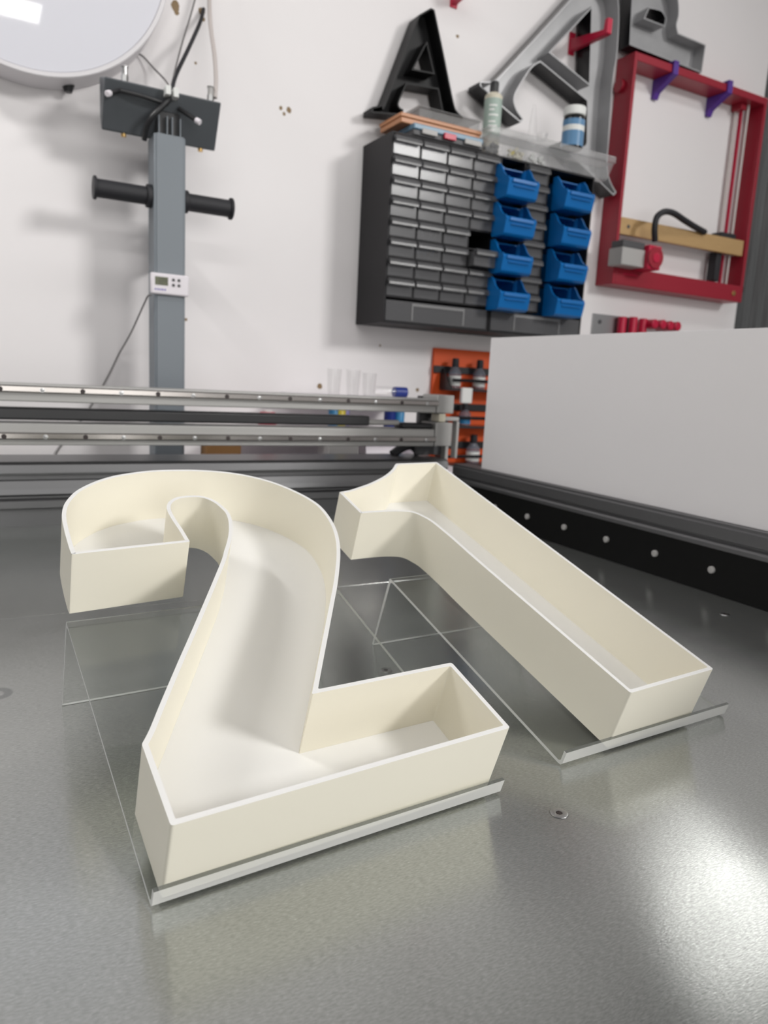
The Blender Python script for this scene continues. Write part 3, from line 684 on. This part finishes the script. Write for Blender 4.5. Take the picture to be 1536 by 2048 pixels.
# things that show through the drawer fronts
for nm, x, z, mt, lab, n in (('dowel_pack', 1.181, 0.744, 'label_white', 'pale small fittings seen in the second drawer of the fifth row', 14),
                             ('plug_pack', 1.181, 0.689, 'ink_cyan', 'blue and white plugs seen in the second drawer of the sixth row', 12),
                             ('bag_of_beads', 1.274, 0.744, 'ink_blue', 'dark blue pieces seen in the third drawer of the fifth row', 12)):
    mb = MB()
    for k in range(n):
        px = x - 0.034 + 0.068 * random.random(); pz_ = z + 0.004 + 0.012 * random.random(); py = CY + 0.006 + 0.02 * random.random()
        a = random.random() * 3
        mb.cyl((px, py, pz_), (px + 0.012 * math.cos(a), py + 0.004, pz_ + 0.006 * abs(math.sin(a))), 0.004, 8)
    o = mb.build(nm, mt); o['kind'] = 'stuff'; tag(o, lab, 'fittings')

# blue hopper bins clipped over the right cabinet
def make_bin():
    W_, H_, D_ = 0.114, 0.100, 0.066
    b = MB()
    side = [(0, 0.004), (0, H_), (-0.018, H_), (-0.028, H_ * 0.90), (-0.040, H_ * 0.72), (-0.054, H_ * 0.60), (-D_, H_ * 0.56), (-D_ - 0.005, H_ * 0.46), (-D_ + 0.004, 0.006), (-D_ + 0.012, 0), (-0.004, 0)]
    b.prism(side, 0, -W_ / 2, -W_ / 2 + 0.004).prism(side, 0, W_ / 2 - 0.004, W_ / 2)
    front = [(-D_, H_ * 0.53), (-D_ - 0.005, H_ * 0.46), (-D_ + 0.004, 0.006), (-D_ + 0.012, 0), (-0.0, 0), (-0.0, 0.004), (-D_ + 0.014, 0.004), (-D_ + 0.008, 0.009), (-D_ + 0.0, H_ * 0.44), (-D_ + 0.004, H_ * 0.53)]
    b.prism(front, 0, -W_ / 2 + 0.004, W_ / 2 - 0.004)
    # narrower closed box added behind the bin to keep its inside dark
    xa, xb, yb = -0.030, 0.047, 0.12
    b.box((xa, 0.0, 0.004), (xa + 0.003, yb, H_ - 0.004)).box((xb - 0.003, 0.0, 0.004), (xb, yb, H_ - 0.004)).box((xa, yb - 0.003, 0.004), (xb, yb, H_ - 0.004))
    b.box((xa, 0.0, 0.004), (xb, yb, 0.007)).box((xa, 0.0, H_ - 0.007), (xb, yb, H_ - 0.004))
    b.box((-W_ / 2 + 0.004, -0.004, 0.004), (xa, 0.0, H_ - 0.002)).box((xb, -0.004, 0.004), (W_ / 2 - 0.004, 0.0, H_ - 0.002))
    root = b.build('storage_bin', 'bin_blue', smooth=0)
    r = MB().box((-W_ / 2 + 0.012, -D_ - 0.009, H_ * 0.40), (W_ / 2 - 0.012, -D_ - 0.003, H_ * 0.50)).box((-W_ / 2 + 0.020, -D_ - 0.0065, H_ * 0.29), (W_ / 2 - 0.016, -D_ - 0.001, H_ * 0.32))
    r.build('label_ridge', 'bin_blue', root, smooth=0, bevel=0.0012)
    return root
bin0 = make_bin()
rown = ('top', 'second', 'third', 'bottom'); k = 0
for ci, cx in enumerate((1.45635, 1.6806999999999999)):
    for r in range(4):
        b = bin0 if k == 0 else copy_tree(bin0)
        b.location = (cx, CY - 0.0155 + 0.0145, 0.8785 - r * 0.1081); k += 1
        tag(b, '%s blue open-front plastic bin in the %s column on the cabinet' % (rown[r], ('left', 'right')[ci]), 'bin', 'blue bins on the drawer cabinet')

# ------------------------------------------------------------------ things on top of the cabinets
CT = 1.0062
x0, x1 = 1.105, 1.343
t = thing('tool_case', 'flat blue plastic case with red latch on the left cabinet', 'case', (x0, 1.96, CT))
part(MB().box((x0, 1.945, CT), (x1, 2.10, CT + 0.016)), 'tray', 'dark_grey', t, bevel=0.003)
part(MB().box((x0, 1.943, CT + 0.0165), (x1, 2.10, CT + 0.032)), 'lid', 'slate_blue', t, bevel=0.003)
part(MB().box((x0 + 0.025, 1.936, CT + 0.006), (x0 + 0.075, 1.943, CT + 0.020)), 'latch', 'grey_plastic', t, bevel=0.0015)
part(MB().box((x0 + 0.170, 1.936, CT + 0.006), (x0 + 0.228, 1.943, CT + 0.020)), 'latch', 'grey_plastic', t, bevel=0.0015)
lt = part(MB().box((x0 + 0.098, 1.935, CT + 0.006), (x0 + 0.138, 1.943, CT + 0.022)), 'latch', 'red_plastic', t, bevel=0.0015); lt['label'] = 'red latch'
t = thing('sample_box', 'copper coloured flat box on top of the blue case', 'box', (1.09, 1.99, CT + 0.0325))
part(MB().box((1.075, 1.965, CT + 0.0325), (1.345, 2.09, CT + 0.047)), 'box_base', 'copper_lid', t, bevel=0.002)
part(MB().box((1.072, 1.962, CT + 0.0473), (1.348, 2.093, CT + 0.058)), 'lid', 'copper_lid', t, bevel=0.002)
t = thing('clear_organiser', 'small clear plastic box full of grey bits on the copper coloured box', 'box', (1.14, 1.97, CT + 0.0585))
part(MB().box((1.135, 1.972, CT + 0.0585), (1.345, 2.055, CT + 0.085)), 'tub', 'clear_grey', t, bevel=0.003)
part(MB().box((1.132, 1.969, CT + 0.0853), (1.348, 2.058, CT + 0.090)), 'lid', 'clear_grey', t, bevel=0.002)
mb = MB()
for k in range(60):
    px, py = 1.145 + 0.19 * random.random(), 1.98 + 0.065 * random.random()
    s = 0.003 + 0.005 * random.random()
    mb.frustum((px, py, CT + 0.060), (px + 0.004, py + 0.003, CT + 0.062 + 0.014 * random.random()), s, s * 0.6, 7)
o = mb.build('small_parts', 'dark_grey'); o['kind'] = 'stuff'; tag(o, 'grey small parts heaped inside the small clear box', 'small parts')

# sealant cartridge
cx, cy, cz = 1.425, 2.024, CT
t = thing('sealant_cartridge', 'white and green cartridge with black cap standing between the cabinets', 'cartridge', (cx, cy, cz))
part(MB().lathe((cx, cy, cz), [(0.0255, 0), (0.027, 0.002), (0.027, 0.186), (0.0255, 0.188), (0.024, 0.19), (0.015, 0.196)], 32), 'tube', 'label_cream', t)
part(MB().lathe((cx, cy, cz), [(0.0273, 0.062), (0.0273, 0.176)], 32), 'label', 'label_green', t)
pm = MB()
for k, zz in enumerate((0.080, 0.094, 0.106, 0.125, 0.14, 0.152)):
    a0 = -2.6; n = 10; wdt = (0.7, 1.0, 0.8, 1.1, 0.6, 0.9)[k]
    for i in range(n):
        a, b = a0 + wdt * i / n, a0 + wdt * (i + 1) / n
        q = [(cx + 0.0276 * math.cos(a), cy + 0.0276 * math.sin(a), cz + zz), (cx + 0.0276 * math.cos(b), cy + 0.0276 * math.sin(b), cz + zz)]
        pm.add([q[0], q[1], (q[1][0], q[1][1], q[1][2] + 0.005), (q[0][0], q[0][1], q[0][2] + 0.005)], [(0, 1, 2, 3)])
part(pm, 'label_print', 'label_white', t, smooth=0)
part(MB().lathe((cx, cy, cz), [(0.0135, 0.196), (0.0135, 0.225), (0.012, 0.228), (0.010, 0.229)], 24), 'cap', 'black_plastic', t)

# wide clear organiser on the right cabinet
x0, x1, y0, y1 = 1.349, 1.852, 1.920, 1.992
t = thing('parts_organiser', 'wide clear plastic compartment box on the right cabinet below the blue bottle', 'box', (x0, y0, CT))
part(MB().prism([(y0 + 0.03, CT), (y0 + 0.004, CT + 0.046), (y1 - 0.002, CT + 0.046), (y1 - 0.008, CT)], 0, x0 + 0.004, x1 - 0.004), 'tub', 'clear_box', t, smooth=0, bevel=0.003)
part(MB().box((x0, y0, CT + 0.0463), (x1, y1, CT + 0.068)), 'lid', 'clear_box', t, bevel=0.004)
for k in range(1, 6):
    xx = x0 + (x1 - x0) * k / 6
    part(MB().box((xx - 0.001, y0 + 0.032, CT + 0.003), (xx + 0.001, y1 - 0.012, CT + 0.044)), 'divider', 'clear_cup', t, smooth=0)
for k, (mt, lab) in enumerate((('dark_grey', 'dark bits in the left compartment of the wide clear box'), ('label_cream', 'cream pieces in the second compartment of the wide clear box'), ('label_white', 'white pieces in the third compartment of the wide clear box'), ('ink_yellow', 'few yellow pieces beside the cream ones in the wide clear box'))):
    mb = MB(); q = (0, 1, 2, 1)[k]
    for i in range(16 if k < 3 else 3):
        px = x0 + 0.012 + q * 0.083 + 0.055 * random.random(); py = y0 + 0.037 + 0.018 * random.random(); pz_ = CT + 0.004 + 0.022 * random.random()
        mb.cyl((px, py, pz_), (px + 0.01, py + 0.01 * (random.random() - .5), pz_ + 0.01 * random.random()), 0.005, 8)
    o = mb.build('small_parts', mt); o['kind'] = 'stuff'; tag(o, lab, 'small parts')
LZ = CT + 0.0683
bx, by_ = 1.6922, 1.957
t = thing('paint_bottle', 'blue labelled bottle with white cap standing on the wide clear box', 'bottle', (bx, by_, LZ))
part(MB().lathe((bx, by_, LZ), [(0.031, 0), (0.034, 0.003), (0.034, 0.088), (0.030, 0.094), (0.027, 0.096)], 32), 'bottle_body', 'black_gloss', t)
part(MB().lathe((bx, by_, LZ), [(0.0343, 0.006), (0.0343, 0.084)], 32), 'label', 'label_blue', t)
part(MB().lathe((bx, by_, LZ), [(0.0345, 0.050), (0.0345, 0.066)], 32), 'label_band', 'label_white', t)
part(MB().lathe((bx, by_, LZ), [(0.033, 0.097), (0.0345, 0.099), (0.0345, 0.120), (0.033, 0.123), (0.02, 0.1235)], 32), 'cap', 'label_white', t)
bx, by_ = 1.5377, 1.965
t = thing('nozzle', 'clear pointed nozzle standing upright on the wide clear box', 'nozzle', (bx, by_, LZ))
part(MB().lathe((bx, by_, LZ), [(0.017, 0), (0.016, 0.012), (0.0125, 0.03), (0.0095, 0.065), (0.004, 0.10), (0.002, 0.102)], 20), 'cone', 'clear_cup', t)
part(MB().lathe((bx, by_, LZ), [(0.0185, 0.0), (0.0185, 0.004)], 20), 'collar', 'clear_cup', t)
bx, by_ = 1.5644, 1.95
o = MB().lathe((bx, by_, LZ), [(0.014, 0), (0.0165, 0.022), (0.0155, 0.0222), (0.013, 0.002)], 20).build('small_cup', 'clear_cup')
tag(o, 'tiny clear cup beside the pointed nozzle', 'cup')

# ------------------------------------------------------------------ channel letters on the wall
def wall_letter(name, label, pts, holes, yf, depth, m_in, m_out, wall=0.004):
    """outline in wall coordinates (x, z); open face towards the room at y = yf"""
    mb = tray_letter(MB(), [pts] + holes, depth, wall, 0.004, 0, 1, 0.003, 5)
    mb.v = [(p[0], yf + depth - p[2], p[1]) for p in mb.v]
    xs = [p[0] for p in mb.v]; zs = [p[2] for p in mb.v]
    c = ((min(xs) + max(xs)) / 2, yf + depth, min(zs))
    mb.v = [(p[0] - c[0], p[1] - c[1], p[2] - c[2]) for p in mb.v]
    o = mb.build(name, [m_in, m_out], smooth=30); o.location = c
    return tag(o, label, 'letter')
wall_letter('letter_a', 'big grey channel letter A with black sides hung tilted above the cabinets', [(1.7791, 1.6276, True), (1.8572, 1.6489, True), (1.921, 1.6021, False), (1.9386, 1.4582, False), (1.9322, 1.3541, False), (1.9387, 1.1829, False), (1.9456, 1.0898, False), (1.964, 1.0452, False), (1.9986, 1.0121, True), (1.9865, 0.9993, True), (1.8882, 1.0455, False), (1.7267, 1.1161, True), (1.7348, 1.1326, True), (1.8022, 1.128, False), (1.8375, 1.1381, False), (1.8385, 1.1702, False), (1.8265, 1.2735, True), (1.6177, 1.3441, True), (1.5849, 1.3184, False), (1.5411, 1.252, False), (1.5276, 1.2179, False), (1.54, 1.189, False), (1.5699, 1.1661, True), (1.5594, 1.1536, True), (1.4707, 1.1891, False), (1.3927, 1.2258, True), (1.393, 1.239, True), (1.442, 1.252, False), (1.4834, 1.2901, False), (1.7147, 1.5483, False)], [[(1.8084, 1.5486, True), (1.828, 1.3266, True), (1.6552, 1.3813, True)]], 2.056, 0.062, 'a_inside', 'black_gloss')
wall_letter('letter_a', 'smaller all black channel letter A on the wall left of the cartridge', [(1.1704, 1.3709, True), (1.2097, 1.3995, True), (1.2226, 1.3976, True), (1.2622, 1.2917, False), (1.308, 1.1667, False), (1.3236, 1.1423, False), (1.3461, 1.1313, True), (1.3451, 1.1177, True), (1.2527, 1.0996, True), (1.2531, 1.1128, True), (1.2679, 1.1284, False), (1.2626, 1.1518, False), (1.2501, 1.1882, True), (1.1436, 1.1803, True), (1.1206, 1.1279, False), (1.1228, 1.1135, False), (1.1363, 1.1099, True), (1.1347, 1.0936, True), (1.0342, 1.0799, True), (1.0315, 1.0949, True), (1.0646, 1.1085, False), (1.0796, 1.1273, False)], [[(1.202, 1.3013, True), (1.2304, 1.2301, True), (1.1632, 1.2257, True)]], 2.066, 0.055, 'black_matte', 'black_matte')
wall_letter('letter_r', 'grey channel letter with black sides resting on top of the red frame', [(1.9737, 1.6905, True), (2.0306, 1.7136, False), (2.1002, 1.7251, False), (2.1597, 1.7106, False), (2.1944, 1.6732, False), (2.2056, 1.6289, False), (2.2005, 1.596, False), (2.2122, 1.5724, True), (2.3565, 1.5695, True), (2.3522, 1.4751, True), (1.9887, 1.4821, True)], [[(2.0626, 1.6132, True), (2.1181, 1.6182, False), (2.1436, 1.6028, True), (2.1409, 1.5802, True), (2.0481, 1.5798, True)]], 2.055, 0.05, 'tray_inside', 'black_gloss')

# red plastic hooks
def hook(label, xw, zw, xf, zf, yf):
    d = Vector((xf - xw, yf - (WY), zf - zw)); mb = MB()
    t = thing('wall_hook', label, 'hook', (xw, WY, zw))
    part(MB().prism([(WY, zw - 0.035), (WY - 0.012, zw - 0.03), (yf, zf - 0.012), (yf - 0.012, zf - 0.01), (yf - 0.012, zf + 0.035), (yf + 0.002, zf + 0.035), (yf + 0.006, zf + 0.006), (WY - 0.012, zw + 0.006), (WY, zw + 0.012)], 0, xw - 0.010, xw + 0.010), 'arm', 'red_plastic', t, smooth=0, bevel=0.002)
    part(MB().box((xw - 0.013, WY - 0.004, zw - 0.04), (xw + 0.013, WY, zw + 0.03)), 'plate', 'red_plastic', t, bevel=0.0015)
hook('red plastic hook through the upper opening of the big grey A', 1.8002, 1.4693, 1.7539, 1.4463, 1.965)
hook('red plastic hook cut by the top of the picture right of the black A', 1.3254, 1.4916, 1.2791, 1.4803, 2.02)

# ------------------------------------------------------------------ red engraver frame
FY = 2.045; fx0, fx1, fz0, fz1 = 2.010, 2.722, 0.704, 1.465
t = thing('laser_engraver', 'dark red rectangular laser engraver frame hung on the wall', 'engraver', ((fx0 + fx1) / 2, WY, fz0))
part(MB().box((fx0, FY, fz0), (fx0 + 0.014, WY - 0.001, fz1)), 'side_bar', 'red_paint', t, bevel=0.002)
part(MB().box((fx1 - 0.016, FY, fz0), (fx1, WY - 0.001, fz1)), 'side_bar', 'red_paint', t, bevel=0.002)
part(MB().box((fx0 + 0.014, FY, fz1 - 0.026), (fx1 - 0.016, WY - 0.001, fz1)), 'top_bar', 'red_paint', t, bevel=0.002)
bb = part(MB().box((fx0 + 0.014, FY, fz0), (fx1 - 0.016, WY - 0.001, fz0 + 0.062)), 'bottom_bar', 'red_paint', t, bevel=0.002)
part(MB().cyl((fx1 - 0.055, FY, fz0 + 0.03), (fx1 - 0.055, FY - 0.004, fz0 + 0.03), 0.010, 10), 'badge', 'brass', bb, bevel=0.001)
mb = MB()
for k in range(7): mb.box((fx0 + 0.05 + k * 0.0105, FY - 0.0004, fz0 + 0.036), (fx0 + 0.058 + k * 0.0105, FY + 0.001, fz0 + 0.043))
part(mb, 'printed_name', 'red_plastic', bb, smooth=0)
part(MB().cyl((fx0 - 0.012, 2.10, 1.37), (fx0, 2.10, 1.37), 0.022, 20), 'knob', 'red_paint', t, bevel=0.002)
part(MB().cyl((fx1, 2.09, 0.76), (fx1 + 0.03, 2.09, 0.76), 0.028, 20), 'motor_knob', 'rubber', t, bevel=0.003)
# rails along the right side
part(MB().cyl((2.665, 2.085, fz0 + 0.06), (2.665, 2.085, fz1 - 0.026), 0.0055, 14), 'guide_rod', 'hose_plastic', t)
part(MB().box((2.650, 2.10, fz0 + 0.06), (2.656, 2.112, fz1 - 0.026)), 'drive_belt', 'red_plastic', t)
part(MB().cyl((2.636, 2.118, fz0 + 0.06), (2.636, 2.118, fz1 - 0.026), 0.006, 14), 'guide_rod', 'hose_plastic', t)
part(MB().box((2.62, 2.08, fz1 - 0.048), (2.65, 2.125, fz1 - 0.026)), 'rod_holder', 'red_paint', t, bevel=0.002)
cb = part(MB().prism([(2.03, 0.8779), (2.7, 0.8807), (2.7, 0.9393), (2.03, 0.9355)], 1, 2.052, 2.068), 'cross_beam', 'tan_wood', t, smooth=0, bevel=0.002)
part(MB().cyl((2.068, 2.052, 0.9067000000000001 ), (2.068, 2.0505, 0.9067000000000001), 0.0065, 14), 'screw', 'dark_grey', cb)
part(MB().box((2.03, 2.075, 0.885), (2.70, 2.105, 0.915)), 'belt_tray', 'grey_plastic', t, bevel=0.003)
part(MB().box((2.575, 2.06, 0.9373), (2.66, 2.11, 0.9373 + 0.022)), 'carriage', 'rubber', t, bevel=0.004)
part(MB().box((2.575, 2.07, 0.775), (2.605, 2.11, 0.885)), 'motor', 'rubber', t, bevel=0.004)
mz0, mz1 = (0.7617, 0.8334)
md = part(MB().box(((1.9847, 2.0952, 2.158)[0], 1.985, mz0), ((1.9847, 2.0952, 2.158)[1], 2.05, mz1 - 0.012)), 'laser_module', 'grey_plastic', t, bevel=0.003)
part(MB().box(((1.9847, 2.0952, 2.158)[1] + 0.0003, 1.968, mz0 - 0.004), ((1.9847, 2.0952, 2.158)[2], 2.05, mz1 + 0.006)), 'module_end', 'red_plastic', md, bevel=0.004)
part(MB().box(((1.9847, 2.0952, 2.158)[0] + 0.004, 1.99, mz1 - 0.0115), ((1.9847, 2.0952, 2.158)[1], 2.045, mz1 + 0.012)), 'heat_sink', 'dark_grey', md, bevel=0.002)
ex = ((1.9847, 2.0952, 2.158)[1] + (1.9847, 2.0952, 2.158)[2]) / 2; ez = (mz0 + mz1) / 2
mb = MB().cyl((ex, 1.968, ez), (ex, 1.962, ez), 0.036, 28)
part(mb, 'fan_ring', 'red_paint', md, bevel=0.001)
part(MB().cyl((ex, 1.9619, ez), (ex, 1.959, ez), 0.017, 24), 'fan_hub', 'red_plastic', md, bevel=0.001)
part(MB().tube(spline([(2.141, 1.99, 0.8592), (2.1221, 1.98, 0.8984), (2.1275, 1.98, 0.936), (2.1707, 1.99, 0.962), (2.229, 2.0, 0.9673), (2.3158, 2.02, 0.9567), (2.386, 2.035, 0.9482), (2.4585, 2.045, 0.9385)], 8), 0.011, 10), 'cable_sleeve', 'rubber', md)

# purple brackets under the top bar
for k, px in enumerate([2.2028, 2.4927]):
    t = thing('bracket', 'purple plastic bracket under the red frame top bar, %s one' % ('left', 'right')[k], 'bracket', (px, WY, 1.40), group='purple brackets on the red frame')
    part(MB().prism([(FY - 0.009, 1.470), (FY - 0.001, 1.470), (FY - 0.001, 1.4375), (WY, 1.4375), (WY, 1.375), (WY - 0.012, 1.372), (WY - 0.020, 1.392), (FY + 0.01, 1.424), (FY - 0.009, 1.432)], 0, px - 0.012, px + 0.012), 'arm', 'purple_plastic', t, smooth=0, bevel=0.0015)
    part(MB().box((px - 0.012, FY - 0.009, 1.4705), (px + 0.012, FY + 0.02, 1.476)), 'clip', 'purple_plastic', t, bevel=0.001)

# ------------------------------------------------------------------ red cans under the frame
x0, x1, z0, z1 = (2.0122, 2.1955, 0.5452, 0.6058)
t = thing('can_rack', 'grey metal plate with red cylinders below the red frame', 'rack', (x0, WY, z0))
part(MB().box((x0, WY - 0.006, z0 - 0.03), (x1, WY, z1)), 'plate', 'aluminium', t, bevel=0.001)
part(MB().cyl((x0 + 0.034, WY - 0.006, z1 - 0.028), (x0 + 0.034, WY - 0.009, z1 - 0.028), 0.008, 14), 'screw', 'dark_grey', t, bevel=0.001)
part(MB().box((x0 + 0.09, WY - 0.05, z0 - 0.036), (x0 + 0.50, WY, z0 - 0.03)), 'shelf', 'black_plastic', t, bevel=0.001)
for k, (px, pz_) in enumerate([(2.1401, 0.6024), (2.1967, 0.6057), (2.2497, 0.6043)]):
    o = MB().lathe((px, 2.105, z0 - 0.0295), [(0.014, 0), (0.0165, 0.002), (0.0165, pz_ - z0 + 0.0275), (0.014, pz_ - z0 + 0.0295)], 24).build('spray_can', 'red_plastic')
    tag(o, 'upright red cylinder below the frame, %s of three' % ('leftmost', 'middle', 'rightmost')[k], 'can', 'upright red cylinders')
for k, (px, pz_) in enumerate([(2.2686, 0.5853), (2.3128, 0.5867), (2.3546, 0.5853), (2.3938, 0.5854)]):
    o = MB().cyl((px, 2.128, pz_), (px, 2.062, pz_), 0.0175, 24).frustum((px, 2.062, pz_), (px, 2.058, pz_), 0.0175, 0.013, 24).build('red_knob', 'red_plastic')
    tag(o, 'short red round-ended knob in a row of four, %s' % ('nearest the upright red cylinders', 'second from the upright red cylinders', 'third from the upright red cylinders', 'farthest from the upright red cylinders')[k], 'knob', 'row of red knobs')

# ------------------------------------------------------------------ orange board with bottles
ox0, ox1, oz0, oz1 = 1.327, 1.575, -0.30, 0.437
t = thing('orange_board', 'bright orange wall board carrying black racks of bottles', 'board', (ox0, WY, oz0))
part(MB().box((ox0, WY - 0.012, oz0), (ox1, WY, oz1)), 'board', 'orange_board', t, bevel=0.001)
def rack(z, label, h=0.035, rod=False):
    r = thing('bottle_rack', label, 'rack', (ox0 + 0.02, WY - 0.012, z), group='black racks on the orange board')
    part(MB().box((ox0 + 0.028, 2.045, z), (ox1 + 0.02, WY - 0.013, z + 0.006)), 'shelf', 'black_plastic', r, bevel=0.001)
    part(MB().prism([(2.045, z + 0.006), (WY - 0.013, z + 0.006), (WY - 0.013, z + 0.07), (WY - 0.03, z + 0.07)], 0, ox0 + 0.028, ox0 + 0.033), 'end_plate', 'black_plastic', r, smooth=0)
    part(MB().box((ox0 + 0.033, 2.045, z + h - 0.006), (ox1 + 0.02, 2.050, z + h + 0.004)), 'front_bar', 'black_gloss', r, bevel=0.001)
    part(MB().box((ox0 + 0.0, WY - 0.022, z + 0.055), (ox1 + 0.02, WY - 0.0128, z + 0.078)), 'back_bar', 'black_plastic', r, bevel=0.001)
rack(0.302, 'upper black bottle rack on the orange board')
rack(0.180, 'middle black rack on the orange board with thin front bar')
rack(0.052, 'lowest black rack on the orange board')
def bottle(x, y, z, h, r, label, lab_mat='label_white', group='small bottles on the orange board'):
    b = thing('dropper_bottle', label, 'bottle', (x, y, z), group=group)
    part(MB().lathe((x, y, z), [(r * 0.9, 0), (r, 0.002), (r, h * 0.55), (r * 0.5, h * 0.68), (r * 0.45, h * 0.72)], 20), 'bottle_body', 'clear_bottle', b)
    part(MB().lathe((x, y, z), [(r * 1.015, h * 0.10), (r * 1.015, h * 0.42)], 20), 'label', lab_mat, b)
    part(MB().lathe((x, y, z), [(r * 0.52, h * 0.72), (r * 0.56, h * 0.74), (r * 0.52, h * 0.98), (r * 0.4, h)], 16), 'cap', 'rubber', b)
bottle(1.3887, 2.08, 0.3085, 0.098, 0.021, 'clear black-capped bottle on the left of the upper rack')
bottle(1.4873, 2.08, 0.3085, 0.098, 0.021, 'clear black-capped bottle on the right of the upper rack')
bottle(1.4396, 2.08, 0.1865, 0.075, 0.020, 'black-capped bottle with blue label on the middle rack', 'ink_cyan')
bottle(1.4837, 2.08, 0.0585, 0.098, 0.023, 'larger black-capped clear bottle on the lowest rack')
x, z = (1.4101, 0.2892)
o = MB().box((x - 0.021, 2.030, z - 0.027), (x + 0.021, 2.0445, z + 0.024)).build('label_tag', 'label_white', bevel=0.004)
tag(o, 'pale grey tag hanging from the front of the upper rack', 'tag')

# ------------------------------------------------------------------ bench and shelf behind the gantry
t = thing('workbench', 'white workbench top against the wall behind the gantry', 'bench', (0.95, 1.95, FZ))
part(MB().box((0.50, 1.80, 0.045), (1.30, WY - 0.005, 0.070)), 'top', 'white_plastic', t, bevel=0.002)
for a in (0.54, 1.26):
    for b in (1.84, 2.08): part(MB().box((a - 0.02, b - 0.02, FZ), (a + 0.02, b + 0.02, 0.0448)), 'leg', 'dark_grey', t, bevel=0.002)
t = thing('wall_shelf', 'upper narrow white shelf carrying clear cups behind the upper gantry beam', 'shelf', (0.98, WY, 0.262))
part(MB().box((0.80, 1.93, 0.262), (1.20, WY - 0.001, 0.274)), 'board', 'white_plastic', t, bevel=0.001)
for k, (px, h, lab) in enumerate(((0.9164, 0.075, 'leftmost clear measuring cup above the gantry beam'), (0.978, 0.075, 'middle clear measuring cup above the gantry beam'), (1.0315, 0.068, 'rightmost clear measuring cup above the gantry beam'))):
    o = MB().lathe((px, 2.0, 0.2743), [(0.017, 0), (0.021, h), (0.0195, h), (0.0155, 0.002)], 24).build('measuring_cup', 'clear_cup')
    tag(o, lab, 'cup', 'clear cups above the gantry beam')
xa, xb = 1.0555, 1.1174; xc = 1.1596
t = thing('sample_tube', 'clear tube with dark blue cap lying above the gantry beam', 'tube', (xa, 2.0, 0.2743))
part(MB().cyl((xa, 2.0, 0.2903), (xb, 2.0, 0.2903), 0.0155, 20), 'tube', 'clear_cup', t, bevel=0.001)
part(MB().cyl((xb + 0.0003, 2.0, 0.2903), (xc, 2.0, 0.2903), 0.0158, 20), 'cap', 'ink_blue', t, bevel=0.001)
t = thing('wall_shelf', 'lower narrow white shelf carrying ink bottles behind the lower gantry beam', 'shelf', (0.9, WY, 0.148))
part(MB().box((0.62, 1.93, 0.148), (1.20, WY - 0.001, 0.160)), 'board', 'white_plastic', t, bevel=0.001)
for px, w_, mt, lab in ((667, 0.030, 'ink_cyan', 'cyan ink bottle seen between the two gantry beams'), (680, 0.034, 'ink_yellow', 'yellow ink bottle beside the cyan one between the beams'), (692, 0.020, 'print_blue', 'slim violet ink bottle right of the yellow one'), (780, 0.036, 'ink_blue', 'dark blue ink bottle between the beams'), (798, 0.034, 'ink_cyan', 'bright cyan ink bottle right of the dark blue one'), (535, 0.05, 'red_plastic', 'red bottle top behind the gantry, farthest left')):
    q = {403: 0.5167, 471: 0.6091, 643: 0.8625, 702: 0.9566, 740: 1.0193, 822: 1.1607, 830: 1.1749, 667: 0.9046, 680: 0.9253, 692: 0.9446, 780: 1.0912, 798: 1.1224, 535: 0.7045}[px]
    bz_ = 0.1603
    t = thing('ink_bottle', lab, 'bottle', (q, 1.97, bz_), group='ink bottles behind the gantry')
    hh = 0.085 if px != 535 else 0.066
    part(MB().lathe((q, 1.97, bz_), [(w_ / 2 * 0.95, 0), (w_ / 2, 0.003), (w_ / 2, hh * 0.86), (w_ / 2 * 0.8, hh * 0.93)], 18), 'bottle_body', mt, t)
    part(MB().lathe((q, 1.97, bz_), [(w_ / 2 * 0.55, hh * 0.931), (w_ / 2 * 0.55, hh)], 18), 'cap', 'label_white', t)
def simple_box(name, mt, pxa, pxb, y, d, h, lab):
    q = {403: 0.5167, 471: 0.6091, 643: 0.8625, 702: 0.9566, 740: 1.0193, 822: 1.1607, 830: 1.1749, 667: 0.9046, 680: 0.9253, 692: 0.9446, 780: 1.0912, 798: 1.1224, 535: 0.7045}
    o = MB().box((q[pxa], y, 0.0703), (q[pxb], y + d, 0.0703 + h)).build(name, mt, bevel=0.002)
    tag(o, lab, 'box')
simple_box('cardboard_box', 'cardboard', 403, 471, 1.90, 0.06, 0.085, 'small brown cardboard box on the bench seen under the gantry')
simple_box('storage_tub', 'grey_plastic', 643, 702, 1.90, 0.08, 0.09, 'grey plastic tub on the bench right of the cardboard box')
q = {403: 0.5167, 471: 0.6091, 643: 0.8625, 702: 0.9566, 740: 1.0193, 822: 1.1607, 830: 1.1749, 667: 0.9046, 680: 0.9253, 692: 0.9446, 780: 1.0912, 798: 1.1224, 535: 0.7045}
t = thing('white_tray', 'white sloping plastic tray on the bench near the gantry end', 'tray', (q[740], 1.86, 0.0703))
part(MB().box((q[740], 1.86, 0.0703), (q[830], 1.98, 0.080)), 'floor', 'white_plastic', t, bevel=0.002)
part(MB().prism([(1.97, 0.0805), (1.98, 0.0805), (1.99, 0.155), (1.983, 0.155)], 0, q[740], q[822]), 'back_wall', 'white_plastic', t, smooth=0)
part(MB().prism([(1.86, 0.0805), (1.97, 0.0805), (1.983, 0.155)], 0, q[822] - 0.006, q[822]), 'side_wall', 'white_plastic', t, smooth=0)
